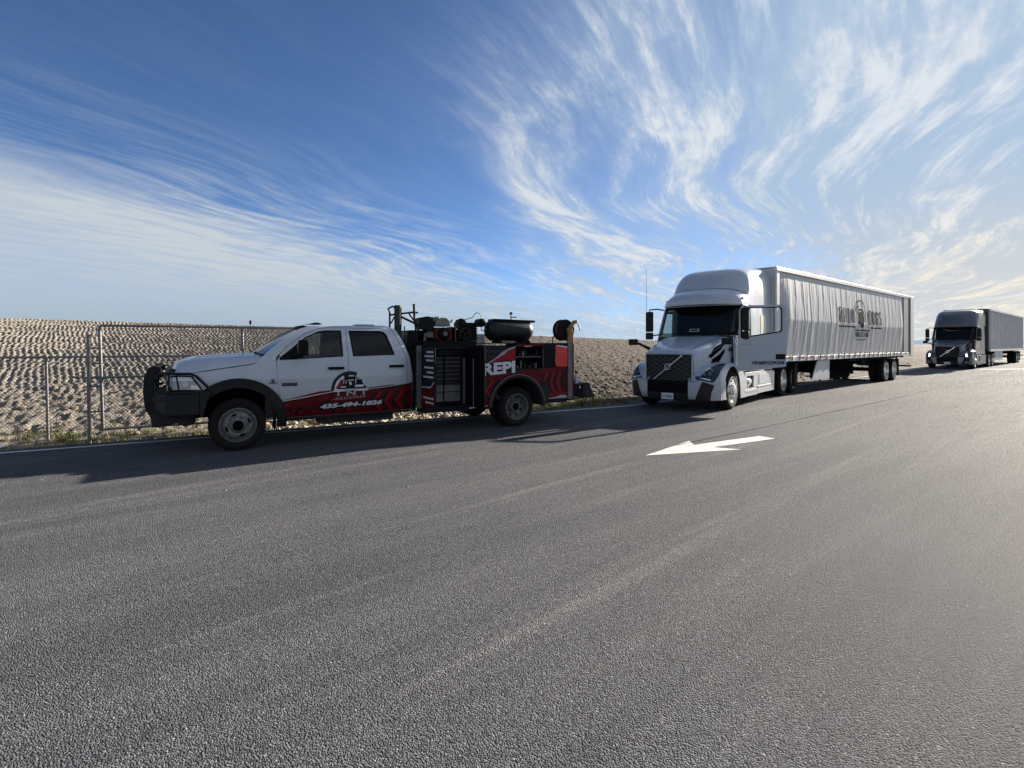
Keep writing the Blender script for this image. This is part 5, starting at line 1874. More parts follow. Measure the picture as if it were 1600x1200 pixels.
    for s in both:
        g = 1 if s == 0 else -1
        lo = trim if style == 1 else paint
        sheet('bumper_blade', [(g * fg, zt), (g * bz_f(0.86), zt), (g * bz_f(0.70), zb + .02), (g * fg, zb + .02)], fmap, grey_paint if style == 1 else paint, root, sp=0.06, off=0.02, thick=0.02)
        sheet('bumper_corner', [(g * bz_f(1.12), zt), (g * 1.0, zt), (g * 1.0, zb), (g * bz_f(1.02), zb), (g * bz_f(1.05), .5)], fmap, paint, root, sp=0.06, off=0.02, thick=0.02)
        sheet('fog_lamp_pocket', [(g * bz_f(0.86), zt), (g * bz_f(1.12), zt), (g * bz_f(1.05), .5), (g * bz_f(1.02), zb + .03), (g * bz_f(0.70), zb + .02)], fmap, black, root, sp=0.06, off=0.004)
        if style == 1:
            sheet('fog_lamp', [(g * bz_f(0.90), .42), (g * bz_f(1.02), .42), (g * bz_f(1.02), .47), (g * bz_f(0.90), .47)], fmap, headlamp, root, sp=0.06, off=0.02)
        # bumper returns along the side to the wheel
        b = MB().box(-0.56, -0.52, Y(s, 0.02) - 0.012, Y(s, 0.02) + 0.012, 0.30, 0.765)
    # dark lower intake with slats
    it = sheet('lower_intake', [(-fg, zt), (fg, zt), (fg, zb), (-fg, zb)], fmap, gloss_black, root, sp=0.06, off=0.006)
    for i in range(4):
        z0 = 0.50 + i * 0.062
        sheet('intake_slat', [(-fg * .97, z0), (fg * .97, z0), (fg * .97, z0 + 0.02), (-fg * .97, z0 + 0.02)], fmap, void_black, it, sp=0.12, off=0.016, thick=0.01)
    sheet('lower_lip', [(-fg, zb - .03), (fg, zb - .03), (fg, zb + .16), (-fg, zb + .16)], fmap, black, root, sp=0.1, off=0.02, thick=0.02)
    # plate
    xb, _ = ang_pt(0.0)
    pl = MB().box(xb - 0.035, xb - 0.025, YC - 0.18, YC + 0.14, 0.295, 0.455).build('number_plate', print_white, root, bevel=0.004)
    pmap = lambda u, v, o: (xb - 0.036 - o, YC - 0.02 - u, v)
    if style == 0:
        text('plate_number', 'C 148780', -0.13, 0.13, 0.335, 0.40, pmap, mat('plate_blue', (0.05, 0.07, 0.16), .5), pl, 0.001, 0.01)
    else:
        text('plate_number', 'A 5083', -0.13, 0.13, 0.335, 0.40, pmap, mat('plate_blue', (0.05, 0.07, 0.16), .5), pl, 0.001, 0.01)
    # ---------------- grille
    GX = -1.272
    gw, gz0, gz1 = 0.60, 0.76, 1.43
    gb_ = lambda y: 0.05 * (y / 0.6) ** 2
    MB().grid(13, 3, lambda u, v: (GX + 0.05 + gb_((2 * u - 1) * gw), YC + (2 * u - 1) * gw, gz0 + (gz1 - gz0) * v)).build('grille_backing', seal, root, fixn=False)
    fr = MB()
    gm = lambda u, v, o: (GX - o + gb_(u), YC - u, v)
    sheet('', [(-gw - .05, gz0 - .0), (gw + .05, gz0 - .0), (gw + .05, gz1 + .04), (-gw - .05, gz1 + .04)], gm, None, None, holes=[[(-gw, gz0 + .01), (gw, gz0 + .01), (gw, gz1), (-gw, gz1)]], sp=0.07, off=-0.01, thick=0.04, mb=fr)
    fr.build('grille_surround', paint, root, smooth=40)
    fr = MB()
    sheet('', [(-gw, gz0), (gw, gz0), (gw, gz1), (-gw, gz1)], gm, None, None, holes=[[(-gw + .015, gz0 + .015), (gw - .015, gz0 + .015), (gw - .015, gz1 - .015), (-gw + .015, gz1 - .015)]], sp=0.07, off=0.004, thick=0.03, mb=fr)
    gro = fr.build('grille_frame', gloss_black, root, smooth=40)
    # wavy bars that meet in a lozenge pattern
    for i in range(11):
        zc_ = gz0 + 0.035 + i * 0.060
        b = MB()
        pts = []
        for j in range(25):
            y_ = -gw + 0.01 + (2 * gw - .02) * j / 24
            z_ = zc_ + 0.012 * (1 if (j % 4) < 2 else -1) * (1 if i % 2 else -1)
            pts.append((GX + 0.022 + gb_(y_), YC + y_, z_))
        for p, q in zip(pts, pts[1:]):
            b.bar(p, q, 0.026, 0.012)
        b.build('grille_bar', mat('grille_grey', (0.09, 0.095, 0.10), 0.45, .3) if style == 0 else black, gro)
    # diagonal badge bar and ring
    if style == 0:
        d0, d1 = (-0.38, gz1 - 0.02), (0.36, gz0 + 0.03)
    else:
        d0, d1 = (-0.38, gz1 - 0.05), (0.45, gz0 + 0.10)
    # near side is low y: bar rises towards the near side
    pA = (GX - 0.03, YC + 0.36, gz0 + 0.03)
    pB = (GX - 0.03, YC - 0.40, gz1 - 0.02)
    eb = MB().bar(pA, pB, 0.014, 0.034).build('badge_bar', chrome, gro, bevel=0.003)
    b = MB()
    ec = (GX - 0.045, YC - 0.02, (gz0 + gz1) / 2 + 0.02)
    for j in range(28):
        t0, t1 = 2 * PI * j / 28, 2 * PI * (j + 1) / 28
        b.bar((ec[0], ec[1] + .072 * math.cos(t0), ec[2] + .072 * math.sin(t0)), (ec[0], ec[1] + .072 * math.cos(t1), ec[2] + .072 * math.sin(t1)), 0.020, 0.020)
    b.bar((ec[0], ec[1] - .05, ec[2] + .05), (ec[0], ec[1] - .10, ec[2] + .10), 0.02, 0.02)
    rg = b.build('badge_ring', chrome, gro)
    MB().box(ec[0] - .006, ec[0] + .006, ec[1] - .064, ec[1] + .064, ec[2] - .02, ec[2] + .02).build('badge_band', mat('badge_blue', (0.05, 0.07, 0.12), .3), rg)
    if style == 0:
        text('badge_lettering', 'VOLVO', -0.055, 0.055, -0.012, 0.012, lambda u, v, o: (ec[0] - .008, ec[1] - u, ec[2] + v), print_white, rg, 0, 0.03)
        # door-side stickers on the grille blade
        b = MB().box(GX - 0.012, GX - 0.004, YC - 0.80, YC - 0.68, 0.80, 0.93)
        tg = sheet('permit_sticker', [(0.70, 0.80), (0.82, 0.80), (0.82, 0.93), (0.70, 0.93)], lambda u, v, o: (lambda p: (p[0] - .0, p[1], p[2]))((fpt((v - .70) * .52, TW / 2 - u, 0.012 + o))), mat('sticker_blue', (0.03, 0.04, 0.12), .5), root, sp=0.03)
    # crease plates between grille and fender: flat outer panels of the nose
    for s in both:
        b = MB().grid(4, 8, lambda u, v: (-1.262 + 0.06 * u + gb_(0.66), Y(s, YC - 0.64 - 0.20 * u), 0.755 + (1.46 - 0.755) * v - 0.30 * u * v)) if False else None
        # dark side vents in the hood flank
        def hside(u, v, o, s=s):
            hw = cr(u, [(a, c) for a, b_, c, d in st])
            return (u, Y(s, YC - hw - 0.018 - o), v)
        v1 = [(-0.62, 1.09), (-0.44, 1.31), (-0.10, 1.44), (0.13, 1.58), (0.10, 1.47), (-0.12, 1.27), (-0.38, 1.13)]
        vo = sheet('hood_vent', v1, hside, void_black, root, sp=0.08, off=0.006, smooth=50)
        sheet('hood_vent', [(-0.62, 1.40), (-0.42, 1.485), (-0.10, 1.60), (0.05, 1.66), (-0.05, 1.56), (-0.35, 1.42), (-0.52, 1.33)], hside, void_black, root, sp=0.08, off=0.006, smooth=50)
        if s == 0 and style == 0:
            text('fleet_number', '4368', 0.30, 0.60, 1.50, 1.63, hside, print_black, root, 0.008, 0.03)
            sheet('side_marker', [(0.43 + .035 * math.cos(a_ * PI / 5), 1.27 + .03 * math.sin(a_ * PI / 5)) for a_ in range(10)], hside, dark_lens, root, off=0.01, sp=0.05)
    # ---------------- hood mirrors
    for s in both:
        b = MB()
        if s == 1:
            p0, p1, p2 = (-0.35, Y(s, 0.42), 1.50), (-0.62, Y(s, 0.20), 1.66), (-0.66, Y(s, 0.08), 1.72)
            b.tube([p0, p1, p2], [0.055, 0.035, 0.03], 8)
            bx = (-0.72, Y(s, -0.03), 1.75)
        else:
            b.tube([(-0.42, 0.43, 1.47), (-0.25, 0.30, 1.63), (-0.05, 0.20, 1.70)], [0.05, 0.035, 0.025], 8)
            bx = (-0.02, 0.16, 1.77)
        b.build('mirror_arm', black, root, smooth=50)
        MB().box(bx[0] - .05, bx[0] + .05, bx[1] - .13, bx[1] + .13, bx[2] - .085, bx[2] + .085).build('hood_mirror', black, root, bevel=0.03)
    # ---------------- cab
    cin = 0.065

    def csh(s):
        def f(u, v, o):
            i_ = cin + 0.03 * max(0, (v - 1.9) / 0.9) ** 2 + 0.10 * max(0, (0.75 - u) / 0.5) ** 2 * (1 if v > 1.6 else 0.6)
            return (u, Y(s, i_ - o), v)
        return f
    BACK = 3.78
    side_o = [(0.42, 0.96), (0.42, 1.55), (0.66, 1.97), (0.80, 2.25), (1.03, 2.72), (1.10, 2.80), (BACK, 2.86), (BACK, 0.92)]
    door_o = [(0.50, 1.00), (0.50, 1.58), (0.76, 2.02), (0.90, 2.30), (1.10, 2.70), (1.72, 2.72), (1.72, 1.00)]
    win_o = [(0.72, 1.83), (0.84, 2.10), (1.13, 2.62), (1.62, 2.63), (1.62, 1.90), (1.50, 1.87)]
    for s in both:
        fm = csh(s)
        sheet('cab_side', side_o, fm, paint, root, holes=[door_o], sp=0.12, thick=0.03)
        if s == 0 and door_angle:
            continue
        d = sheet('door', grown(door_o, -0.006), fm, paint, root, holes=[win_o], sp=0.10, thick=0.03, off=0.004)
        sheet('window', win_o, fm, glass if s else tinted, d, sp=0.2, off=-0.008)
        sheet('window_seal', grown(win_o, 0.02), fm, gloss_black, d, holes=[grown(win_o, -0.015)], sp=0.08, off=0.007)
        sheet('door_handle', [(1.45, 1.30), (1.65, 1.30), (1.65, 1.40), (1.45, 1.40)], fm, gloss_black, d, off=0.02, thick=0.02, sp=0.1)
    if not door_angle or True:
        fm = csh(0)
        # sleeper window and catches
        sw_ = sheet('sleeper_window', [(3.02, 3.13), (3.03, 3.42), (3.10, 3.48), (3.42, 3.52), (3.50, 3.47), (3.52, 3.16), (3.45, 3.09), (3.09, 3.08)], lambda u, v, o: (u, (0.145 + 0.11 * ((v - 2.85) / 1.1) ** 1.6 + 0.0) - o, v), cream, root, sp=0.1, off=0.025, smooth=60)
        sheet('window_seal', [(2.98, 3.09), (2.99, 3.46), (3.08, 3.53), (3.44, 3.57), (3.545, 3.50), (3.56, 3.12), (3.47, 3.04), (3.06, 3.03)], lambda u, v, o: (u, (0.145 + 0.11 * ((v - 2.85) / 1.1) ** 1.6) - o, v), print_grey, sw_, holes=[[(3.02, 3.13), (3.03, 3.42), (3.10, 3.48), (3.42, 3.52), (3.50, 3.47), (3.52, 3.16), (3.45, 3.09), (3.09, 3.08)]], sp=0.1, off=0.030)
        sheet('sleeper_window', [(2.62, 1.95), (2.62, 2.55), (3.15, 2.57), (3.15, 1.95)], fm, cream if style == 0 else dark_lens, root, sp=0.15, off=0.008)
        sheet('locker_hatch', [(2.35, 1.05), (3.55, 1.03), (3.55, 1.62), (2.35, 1.62)], fm, paint, root, holes=[], sp=0.2, off=0.010, thick=0.004)
        for q in ([(1.80, 0.98), (1.806, 0.98), (1.806, 2.82), (1.80, 2.82)], [(3.60, 0.98), (3.606, 0.98), (3.606, 2.84), (3.60, 2.84)]):
            sheet('panel_seam', q, fm, seal, root, sp=0.3, off=0.002)
    # back wall + floor + inside
    MB().box(BACK - 0.03, BACK, cin + .02, W_ - cin - .02, 0.92, 2.9).build('cab_back', paint, root)
    MB().box(0.5, BACK - .05, cin + .05, W_ - cin - .05, 0.94, 1.02).build('cab_floor', black, root)
    MB().box(1.95, 2.0, cin + .05, W_ - cin - .05, 1.0, 2.8).build('sleeper_curtain', seat_m, root)
    MB().prism([(0.45, 1.1), (0.50, 1.80), (0.62, 1.93), (1.0, 1.90), (1.15, 1.75), (1.1, 1.1)], 'y', cin + .06, W_ - cin - .06).build('dashboard', seat_m, root, bevel=0.03)
    for y0 in (0.32, 1.52):
        sb_ = MB().prism([(1.35, 1.30), (1.37, 1.48), (1.75, 1.45), (1.85, 2.25), (1.97, 2.25), (1.92, 1.30)], 'y', y0, y0 + .58)
        sb_.build('seat', seat_m, root, bevel=0.04)
    b = MB()
    for i in range(20):
        t0, t1 = 2 * PI * i / 20, 2 * PI * (i + 1) / 20
        q = lambda t: (1.17 + 0.13 * math.sin(t), 0.62 + 0.22 * math.cos(t), 1.88 + 0.18 * math.sin(t))
        b.bar(q(t0), q(t1), 0.03)
    b.bar((1.17, .42, 1.88), (1.17, .82, 1.88), 0.05)
    b.build('steering_wheel', seat_m, root)

    # ---------------- windshield
    wglass = glass_mat('truck_windshield_glass', (0.55, 0.66, 0.66), 0.35) if 'truck_windshield_glass' not in MATS else MATS['truck_windshield_glass']
    def ws(u, v, o=0.0):
        """u across -1..1 (+ near side), v height 0..1"""
        z = 1.955 + (2.79 - 1.955) * v
        hw = 1.14 - 0.03 * v
        bow = 0.34 * (1 - abs(u) ** 2.3)
        x = 0.77 + 0.38 * v - bow * (1 - 0.10 * v)
        return (x - o, YC - u * hw, z)
    wsm = lambda u, v, o: ws(u, v, o)
    wo = [(-0.985, 0.02), (0.985, 0.02), (0.985, 0.98), (-0.985, 0.98)]
    wso = sheet('windshield', wo, wsm, wglass, root, sp=0.12, smooth=60)
    hole = [(-0.93, 0.09), (-0.88, 0.055), (0.88, 0.055), (0.93, 0.09), (0.93, 0.87), (0.88, 0.915), (-0.88, 0.915), (-0.93, 0.87)]
    sheet('windshield_frit', wo, wsm, gloss_black, wso, holes=[hole], sp=0.10, off=0.006, smooth=60)
    for s in both:
        g = 1 if s == 0 else -1
        sheet('a_pillar', [(g * 0.985, -0.05), (g * 1.07, -0.10), (g * 1.05, 1.02), (g * 0.985, 1.02)], wsm, paint, root, sp=0.1, off=0.012, thick=0.03)
    MB().grid(21, 3, lambda u, v: (lambda p: (p[0] - 0.06 + .06 * v, p[1], 1.935 + 0.03 * v))(ws(2 * u - 1, 0.0))).build('cowl_trim', black, root, fixn=False)
    for y0 in (-0.35, 0.35):
        MB().tube([ws(y0, 0.0, 0.03), ws(y0 + 0.3, 0.06, 0.03), ws(y0 + 0.55, 0.07, 0.03)], 0.012, 6).build('wiper', gloss_black, root)
    if style == 0:
        sheet('windshield_sticker', [(-0.12, 0.10), (0.12, 0.10), (0.12, 0.20), (-0.12, 0.20)], wsm, print_grey, wso, off=0.01, holes=[[(-0.09, .125), (0.09, .125), (0.09, .18), (-0.09, .18)]])

    # ---------------- roof fairing
    if style == 0:
        rp = [(0.70, 2.80), (0.72, 2.97), (0.86, 3.10), (1.05, 3.19), (1.27, 3.29), (1.42, 3.47), (1.60, 3.70), (1.85, 3.87), (2.25, 3.96), (2.85, 4.02), (3.40, 4.06), (3.86, 4.07)]
        hwp = [(0.70, 1.13), (1.3, 1.14), (2.0, 1.14), (2.8, 1.15), (3.86, 1.16)]
        topw = [(0.70, 3.2), (1.3, 3.4), (2.0, 4.6), (3.86, 6.5)]
    else:
        rp = [(0.72, 2.80), (0.78, 3.0), (0.92, 3.25), (1.15, 3.52), (1.40, 3.74), (1.75, 3.90), (2.25, 3.96), (2.85, 3.98), (3.40, 4.0), (3.86, 4.0)]
        hwp = [(0.72, 1.13), (1.3, 1.15), (2.0, 1.16), (2.8, 1.16), (3.86, 1.16)]
        topw = [(0.72, 4.0), (1.3, 5.0), (2.3, 6.5), (3.86, 7)]
    m_ = len(rp)

    def roof_pt(u, v, o=0.0):
        q = u * (m_ - 1)
        x = cr(q, [(i, p[0]) for i, p in enumerate(rp)])
        zt = cr(q, [(i, p[1]) for i, p in enumerate(rp)])
        hw = cr(x, hwp)
        n = cr(x, topw)
        w = 2 * v - 1
        sg = -1 if w > 0 else 1
        a = abs(w) * PI / 2
        # superellipse section from the eaves up
        yy = hw * math.sin(a) ** (2 / n)
        zb_ = 2.79 + 0.06 * (x - 0.7) / 3
        zz = zb_ + max(0.0, zt - zb_) * max(0.0, math.cos(a)) ** (2 / n)
        bow = -0.30 * (1 - (yy / hw) ** 2) * max(0.0, min(1.0, (2.8 - x) / 1.6)) + 0.10 * max(0.0, min(1.0, (1.6 - x) / 0.9)) * (yy / hw) ** 4 + 0.06
        bow += 0.16 * (yy / hw) ** 4 * max(0.0, min(1.0, (2.4 - x) / 1.2))
        if style == 0:
            # recessed sheet between the side blades, step above the visor
            pass
        return (x + bow, YC + sg * (yy + o), zz + o * math.cos(a))
    MB().grid(46, 61, roof_pt).build('roof_fairing', paint, root, smooth=60, fixn=False)
    rmap = lambda u, v, o: roof_pt(u, v, o)
    if style == 0:
        ln = [(0.345 + 0.10 * abs(2 * v - 1) ** 3, v) for v in np.linspace(0.14, 0.86, 25)]
        sheet('fairing_seam', [(a, b_) for a, b_ in ln] + [(a + 0.009, b_) for a, b_ in ln[::-1]], rmap, seal, root, sp=0.03, off=0.006)
        MB().box(1.05, 1.15, YC - .07, YC + .07, 3.245, 3.27).build('roof_aerial', gloss_black, root)
    # visor lip above the glass, drip rail, and cab lamps
    b = MB().grid(25, 4, lambda u, v: (lambda p: (p[0] - 0.10 + 0.10 * (v > 0.5) * 1.0, p[1], 2.775 + (0.04 if v in (1 / 3, 2 / 3) else 0.0) - .005))(ws(2 * u - 1, 1.0)))
    b.build('visor_lip', paint, root, smooth=50, fixn=False)
    for y0 in (-0.80, -0.16, 0.0, 0.16, 0.80):
        p = roof_pt(0.035, 0.5)
        q = ws(-y0 / 1.05, 1.0)
        MB().box(q[0] - .135, q[0] - .09, q[1] - .05, q[1] + .05, 2.835, 2.865).build('marker_lamp', (amber if style == 0 else amber), root, bevel=0.006)
    MB().box(0.98, 1.75, cin - .03, cin + .02, 2.745, 2.775).build('drip_rail', paint, root, bevel=0.008)
    if style == 0:
        for s in both:
            p = (0.80, Y(s, 0.22), 3.13)
            p = roof_pt(0.22, 0.10 if s else 0.90); MB().box(p[0] - .06, p[0] + .06, p[1] - .03, p[1] + .03, p[2] - .01, p[2] + .035).build('marker_lamp', gloss_black, root, bevel=0.01)
    # side extenders behind the cab
    for s in both:
        pe = [(3.78, 0.95), (4.12, 0.95), (4.16, 2.6), (4.10, 3.55), (3.92, 4.0), (3.78, 4.03)]
        MB().prism(pe, 'y', Y(s, 0.14) - .012, Y(s, 0.14) + .012).build('side_extender', paint if style == 1 else tractor_white, root, bevel=0.004) if s == 1 or style == 1 else MB().prism([(3.80, 1.6), (4.05, 1.6), (4.08, 2.9), (4.02, 3.6), (3.90, 3.95), (3.80, 4.0)], 'y', 0.15, 0.17).build('side_extender', paint, root, bevel=0.004)
    # ---------------- side mirrors
    for s in both:
        b = MB()
        g = -1 if s == 0 else 1
        yb = Y(s, 0.16)
        ym = Y(s, -0.20) if s == 1 else -0.10
        xm = 0.62
        b.tube([(0.86, yb, 2.70), (0.75, (yb + ym) / 2, 2.74), (xm, ym, 2.72), (xm, ym, 2.62)], 0.020, 8)
        b.tube([(0.66, yb, 1.98), (xm, ym, 1.94), (xm, ym, 2.0)], 0.020, 8)
        b.build('mirror_arm', black, root, smooth=50)
        MB().box(xm - .06, xm + .06, ym - .11, ym + .11, 2.06, 2.66).build('side_mirror', black, root, bevel=0.035)
        MB().box(xm - .06, xm + .05, ym - .11, ym + .11, 1.83, 2.04).build('spot_mirror', black, root, bevel=0.03)
    if style == 0:
        MB().tube([(0.60, Y(1, -0.28), 1.95), (0.60, Y(1, -0.30), 3.95)], [0.008, 0.005], 6).build('whip_aerial', print_grey, root)
    # ---------------- skirts
    sk = paint
    for s in both:
        y0, y1 = (0.03, 0.10) if s == 0 else (W_ - 0.10, W_ - 0.03)
        yo = Y(s, 0.03)
        fm = lambda u, v, o, s=s: (u, Y(s, 0.032 - o), v)
        a_ = [(1.06, 0.25), (2.16, 0.25), (2.16, 0.885), (1.30, 0.885), (1.06, 0.93)]
        hol = [(1.22, 0.47), (1.80, 0.47), (1.84, 0.80), (1.22, 0.82)]
        p1 = sheet('step_fairing', a_, fm, sk, root, holes=[hol], sp=0.12, thick=0.04)
        MB().prism([(1.22, 0.43), (1.88, 0.43), (1.88, 0.87), (1.22, 0.87)], 'y', Y(s, 0.10), Y(s, 0.13)).build('step_recess', print_grey if style == 0 else black, p1)
        b = MB()
        b.lathe([(0.001, 1.28), (0.16, 1.29), (0.19, 1.33), (0.19, 1.72), (0.16, 1.77), (0.001, 1.78)], (0, Y(s, 0.24), 0.63), 'x', 20)
        b.build('air_vessel', grey_paint if style else tractor_white, p1, smooth=50)
        sheet('step_tread', [(1.10, 0.36), (2.10, 0.36), (2.10, 0.42), (1.10, 0.42)], fm, print_grey if style == 0 else black, p1, sp=0.2, off=0.012, thick=0.01)
        p2 = sheet('tank_fairing', [(2.175, 0.27), (3.62, 0.27), (3.62, 0.885), (2.175, 0.885)], fm, sk, root, sp=0.2, thick=0.04)
        sheet('panel_crease', [(2.19, 0.455), (3.61, 0.455), (3.61, 0.485), (2.19, 0.485)], fm, sk, p2, sp=0.2, off=0.018, thick=0.02)
        sheet('raised_panel', [(2.32, 0.52), (3.48, 0.52), (3.48, 0.82), (2.32, 0.82)], fm, sk, p2, sp=0.2, off=0.010, thick=0.01)
        sheet('end_fairing', [(3.64, 0.27), (3.90, 0.27), (3.94, 0.86), (3.64, 0.885)], fm, sk, root, sp=0.2, thick=0.04)
        # sill above the skirts
        b = MB().box(1.06, 3.95, *( (0.06, 0.30) if s == 0 else (W_ - .30, W_ - .06)), 0.885, 0.905)
        b.build('running_board', grey_metal if style == 0 else black, root, bevel=0.006)
        MB().box(1.08, 3.8, *((0.14, 0.55) if s == 0 else (W_ - .55, W_ - .14)), 0.32, 0.86).build('fuel_tank', grey_metal, root, bevel=0.05)
    # ---------------- running gear
    b = MB()
    for y_ in (0.78, W_ - 0.86):
        b.box(-0.9, 7.0, y_, y_ + 0.08, 0.72, 0.98)
    b.tube([(0, 0.3, 0.5), (0, W_ - 0.3, 0.5)], 0.07, 8)
    for x_ in (4.92, 6.22):
        b.tube([(x_, 0.3, 0.515), (x_, W_ - 0.3, 0.515)], 0.10, 10)
    b.box(4.9, 6.2, 0.75, W_ - .75, 1.0, 1.10)
    b.box(-0.9, 3.6, 0.8, W_ - .8, 0.40, 0.75)
    b.build('chassis', frame_metal, root)
    for s in both:
        sg = 1 if s == 0 else -1
        wheel(root, 0.0, Y(s, 0.02), 0.515, 0.30, 'alloy_front', sg, alloy)
        for x_ in (4.92, 6.22):
            wheel(root, x_, Y(s, 0.0), 0.515, 0.27, 'alloy_rear', sg, alloy)
            MB().lathe([(0.29, 0.0), (0.42, -0.01), (0.49, 0.02), (0.515, 0.05), (0.515, 0.22), (0.48, 0.26), (0.29, 0.26)], (x_, Y(s, 0.33), 0.515), 'y', 36, sg).build('inner_tyre', tyre_m, root, smooth=40)
        MB().box(6.86, 6.89, *((0.02, 0.6) if s == 0 else (W_ - .6, W_ - .02)), 0.25, 1.0).build('mud_flap', black, root)
        b = MB().grid(14, 2, lambda u, v: (4.92 + 0.60 * math.cos(R(60 + 100 * u)), Y(s, 0.02 + 0.58 * v), 0.515 + 0.60 * math.sin(R(60 + 100 * u))))
        b.build('quarter_guard', black, root, fixn=False)
    # ---------------- the open door
    if door_angle:
        L = 1.25
        hx, hy = 0.50, 0.05
        c, s_ = math.cos(door_angle), math.sin(door_angle)
        dm = lambda u, v, o: (hx + u * c + o * -s_ * 1.0 * -1 * 0 - o * s_, hy - u * s_ - o * c, v)
        do = [(0.0, 0.97), (0.0, 1.60), (0.04, 1.95), (0.05, 2.60), (0.12, 2.72), (L - .06, 2.74), (L, 2.68), (L, 1.10), (0.30, 0.99)]
        wo_ = [(0.09, 1.87), (0.09, 2.60), (0.14, 2.655), (1.08, 2.67), (1.13, 2.62), (1.13, 2.07), (1.07, 2.02), (0.5, 1.93)]
        d = sheet('open_door', do, dm, paint, root, holes=[wo_], sp=0.09, thick=0.05)
        sheet('window', wo_, dm, clear_glass, d, sp=0.3, off=-0.02)
        sheet('window_seal', grown(wo_, 0.022), dm, gloss_black, d, holes=[grown(wo_, -0.020)], sp=0.08, off=0.006)
        MB().box(0, 0.012, 0, 0.012, 0, 0.01)
        for q in ([(0.93, 2.04), (0.95, 2.04), (0.95, 2.66), (0.93, 2.66)],):
            sheet('window_rail', q, dm, gloss_black, d, sp=0.2, off=-0.012)
        sheet('handle_recess', [(0.98, 1.29), (1.215, 1.29), (1.215, 1.43), (0.98, 1.43)], dm, gloss_black, d, sp=0.1, off=0.010, thick=0.008)
        sheet('handle_bar', [(1.0, 1.34), (1.20, 1.34), (1.20, 1.375), (1.0, 1.375)], dm, black, d, sp=0.1, off=0.028, thick=0.015)
        text('vin_lettering', 'VIN#RN294368', 0.36, 1.19, 1.135, 1.245, dm, print_black, d, 0.008, 0.02, 0, 0.012)
        sheet('door_print', [(0.10, 1.665), (0.20, 1.665), (0.20, 1.70), (0.10, 1.70)], dm, print_grey, d, off=0.007)
        sheet('door_print', [(0.25, 1.665), (0.36, 1.665), (0.36, 1.70), (0.25, 1.70)], dm, print_grey, d, off=0.007)
        # inner trim with pocket
        sheet('door_trim', grown([(0.06, 1.0), (0.06, 1.80), (0.5, 1.86), (1.08, 1.95), (1.2, 2.0), (1.2, 1.14)], -0.01), dm, black, d, sp=0.15, off=-0.055, thick=0.03)
        # hinge post seen bright beside the opening
        MB().box(0.47, 0.50, 0.115, 0.16, 1.0, 1.9).build('hinge_pillar', paint, root)
    return root


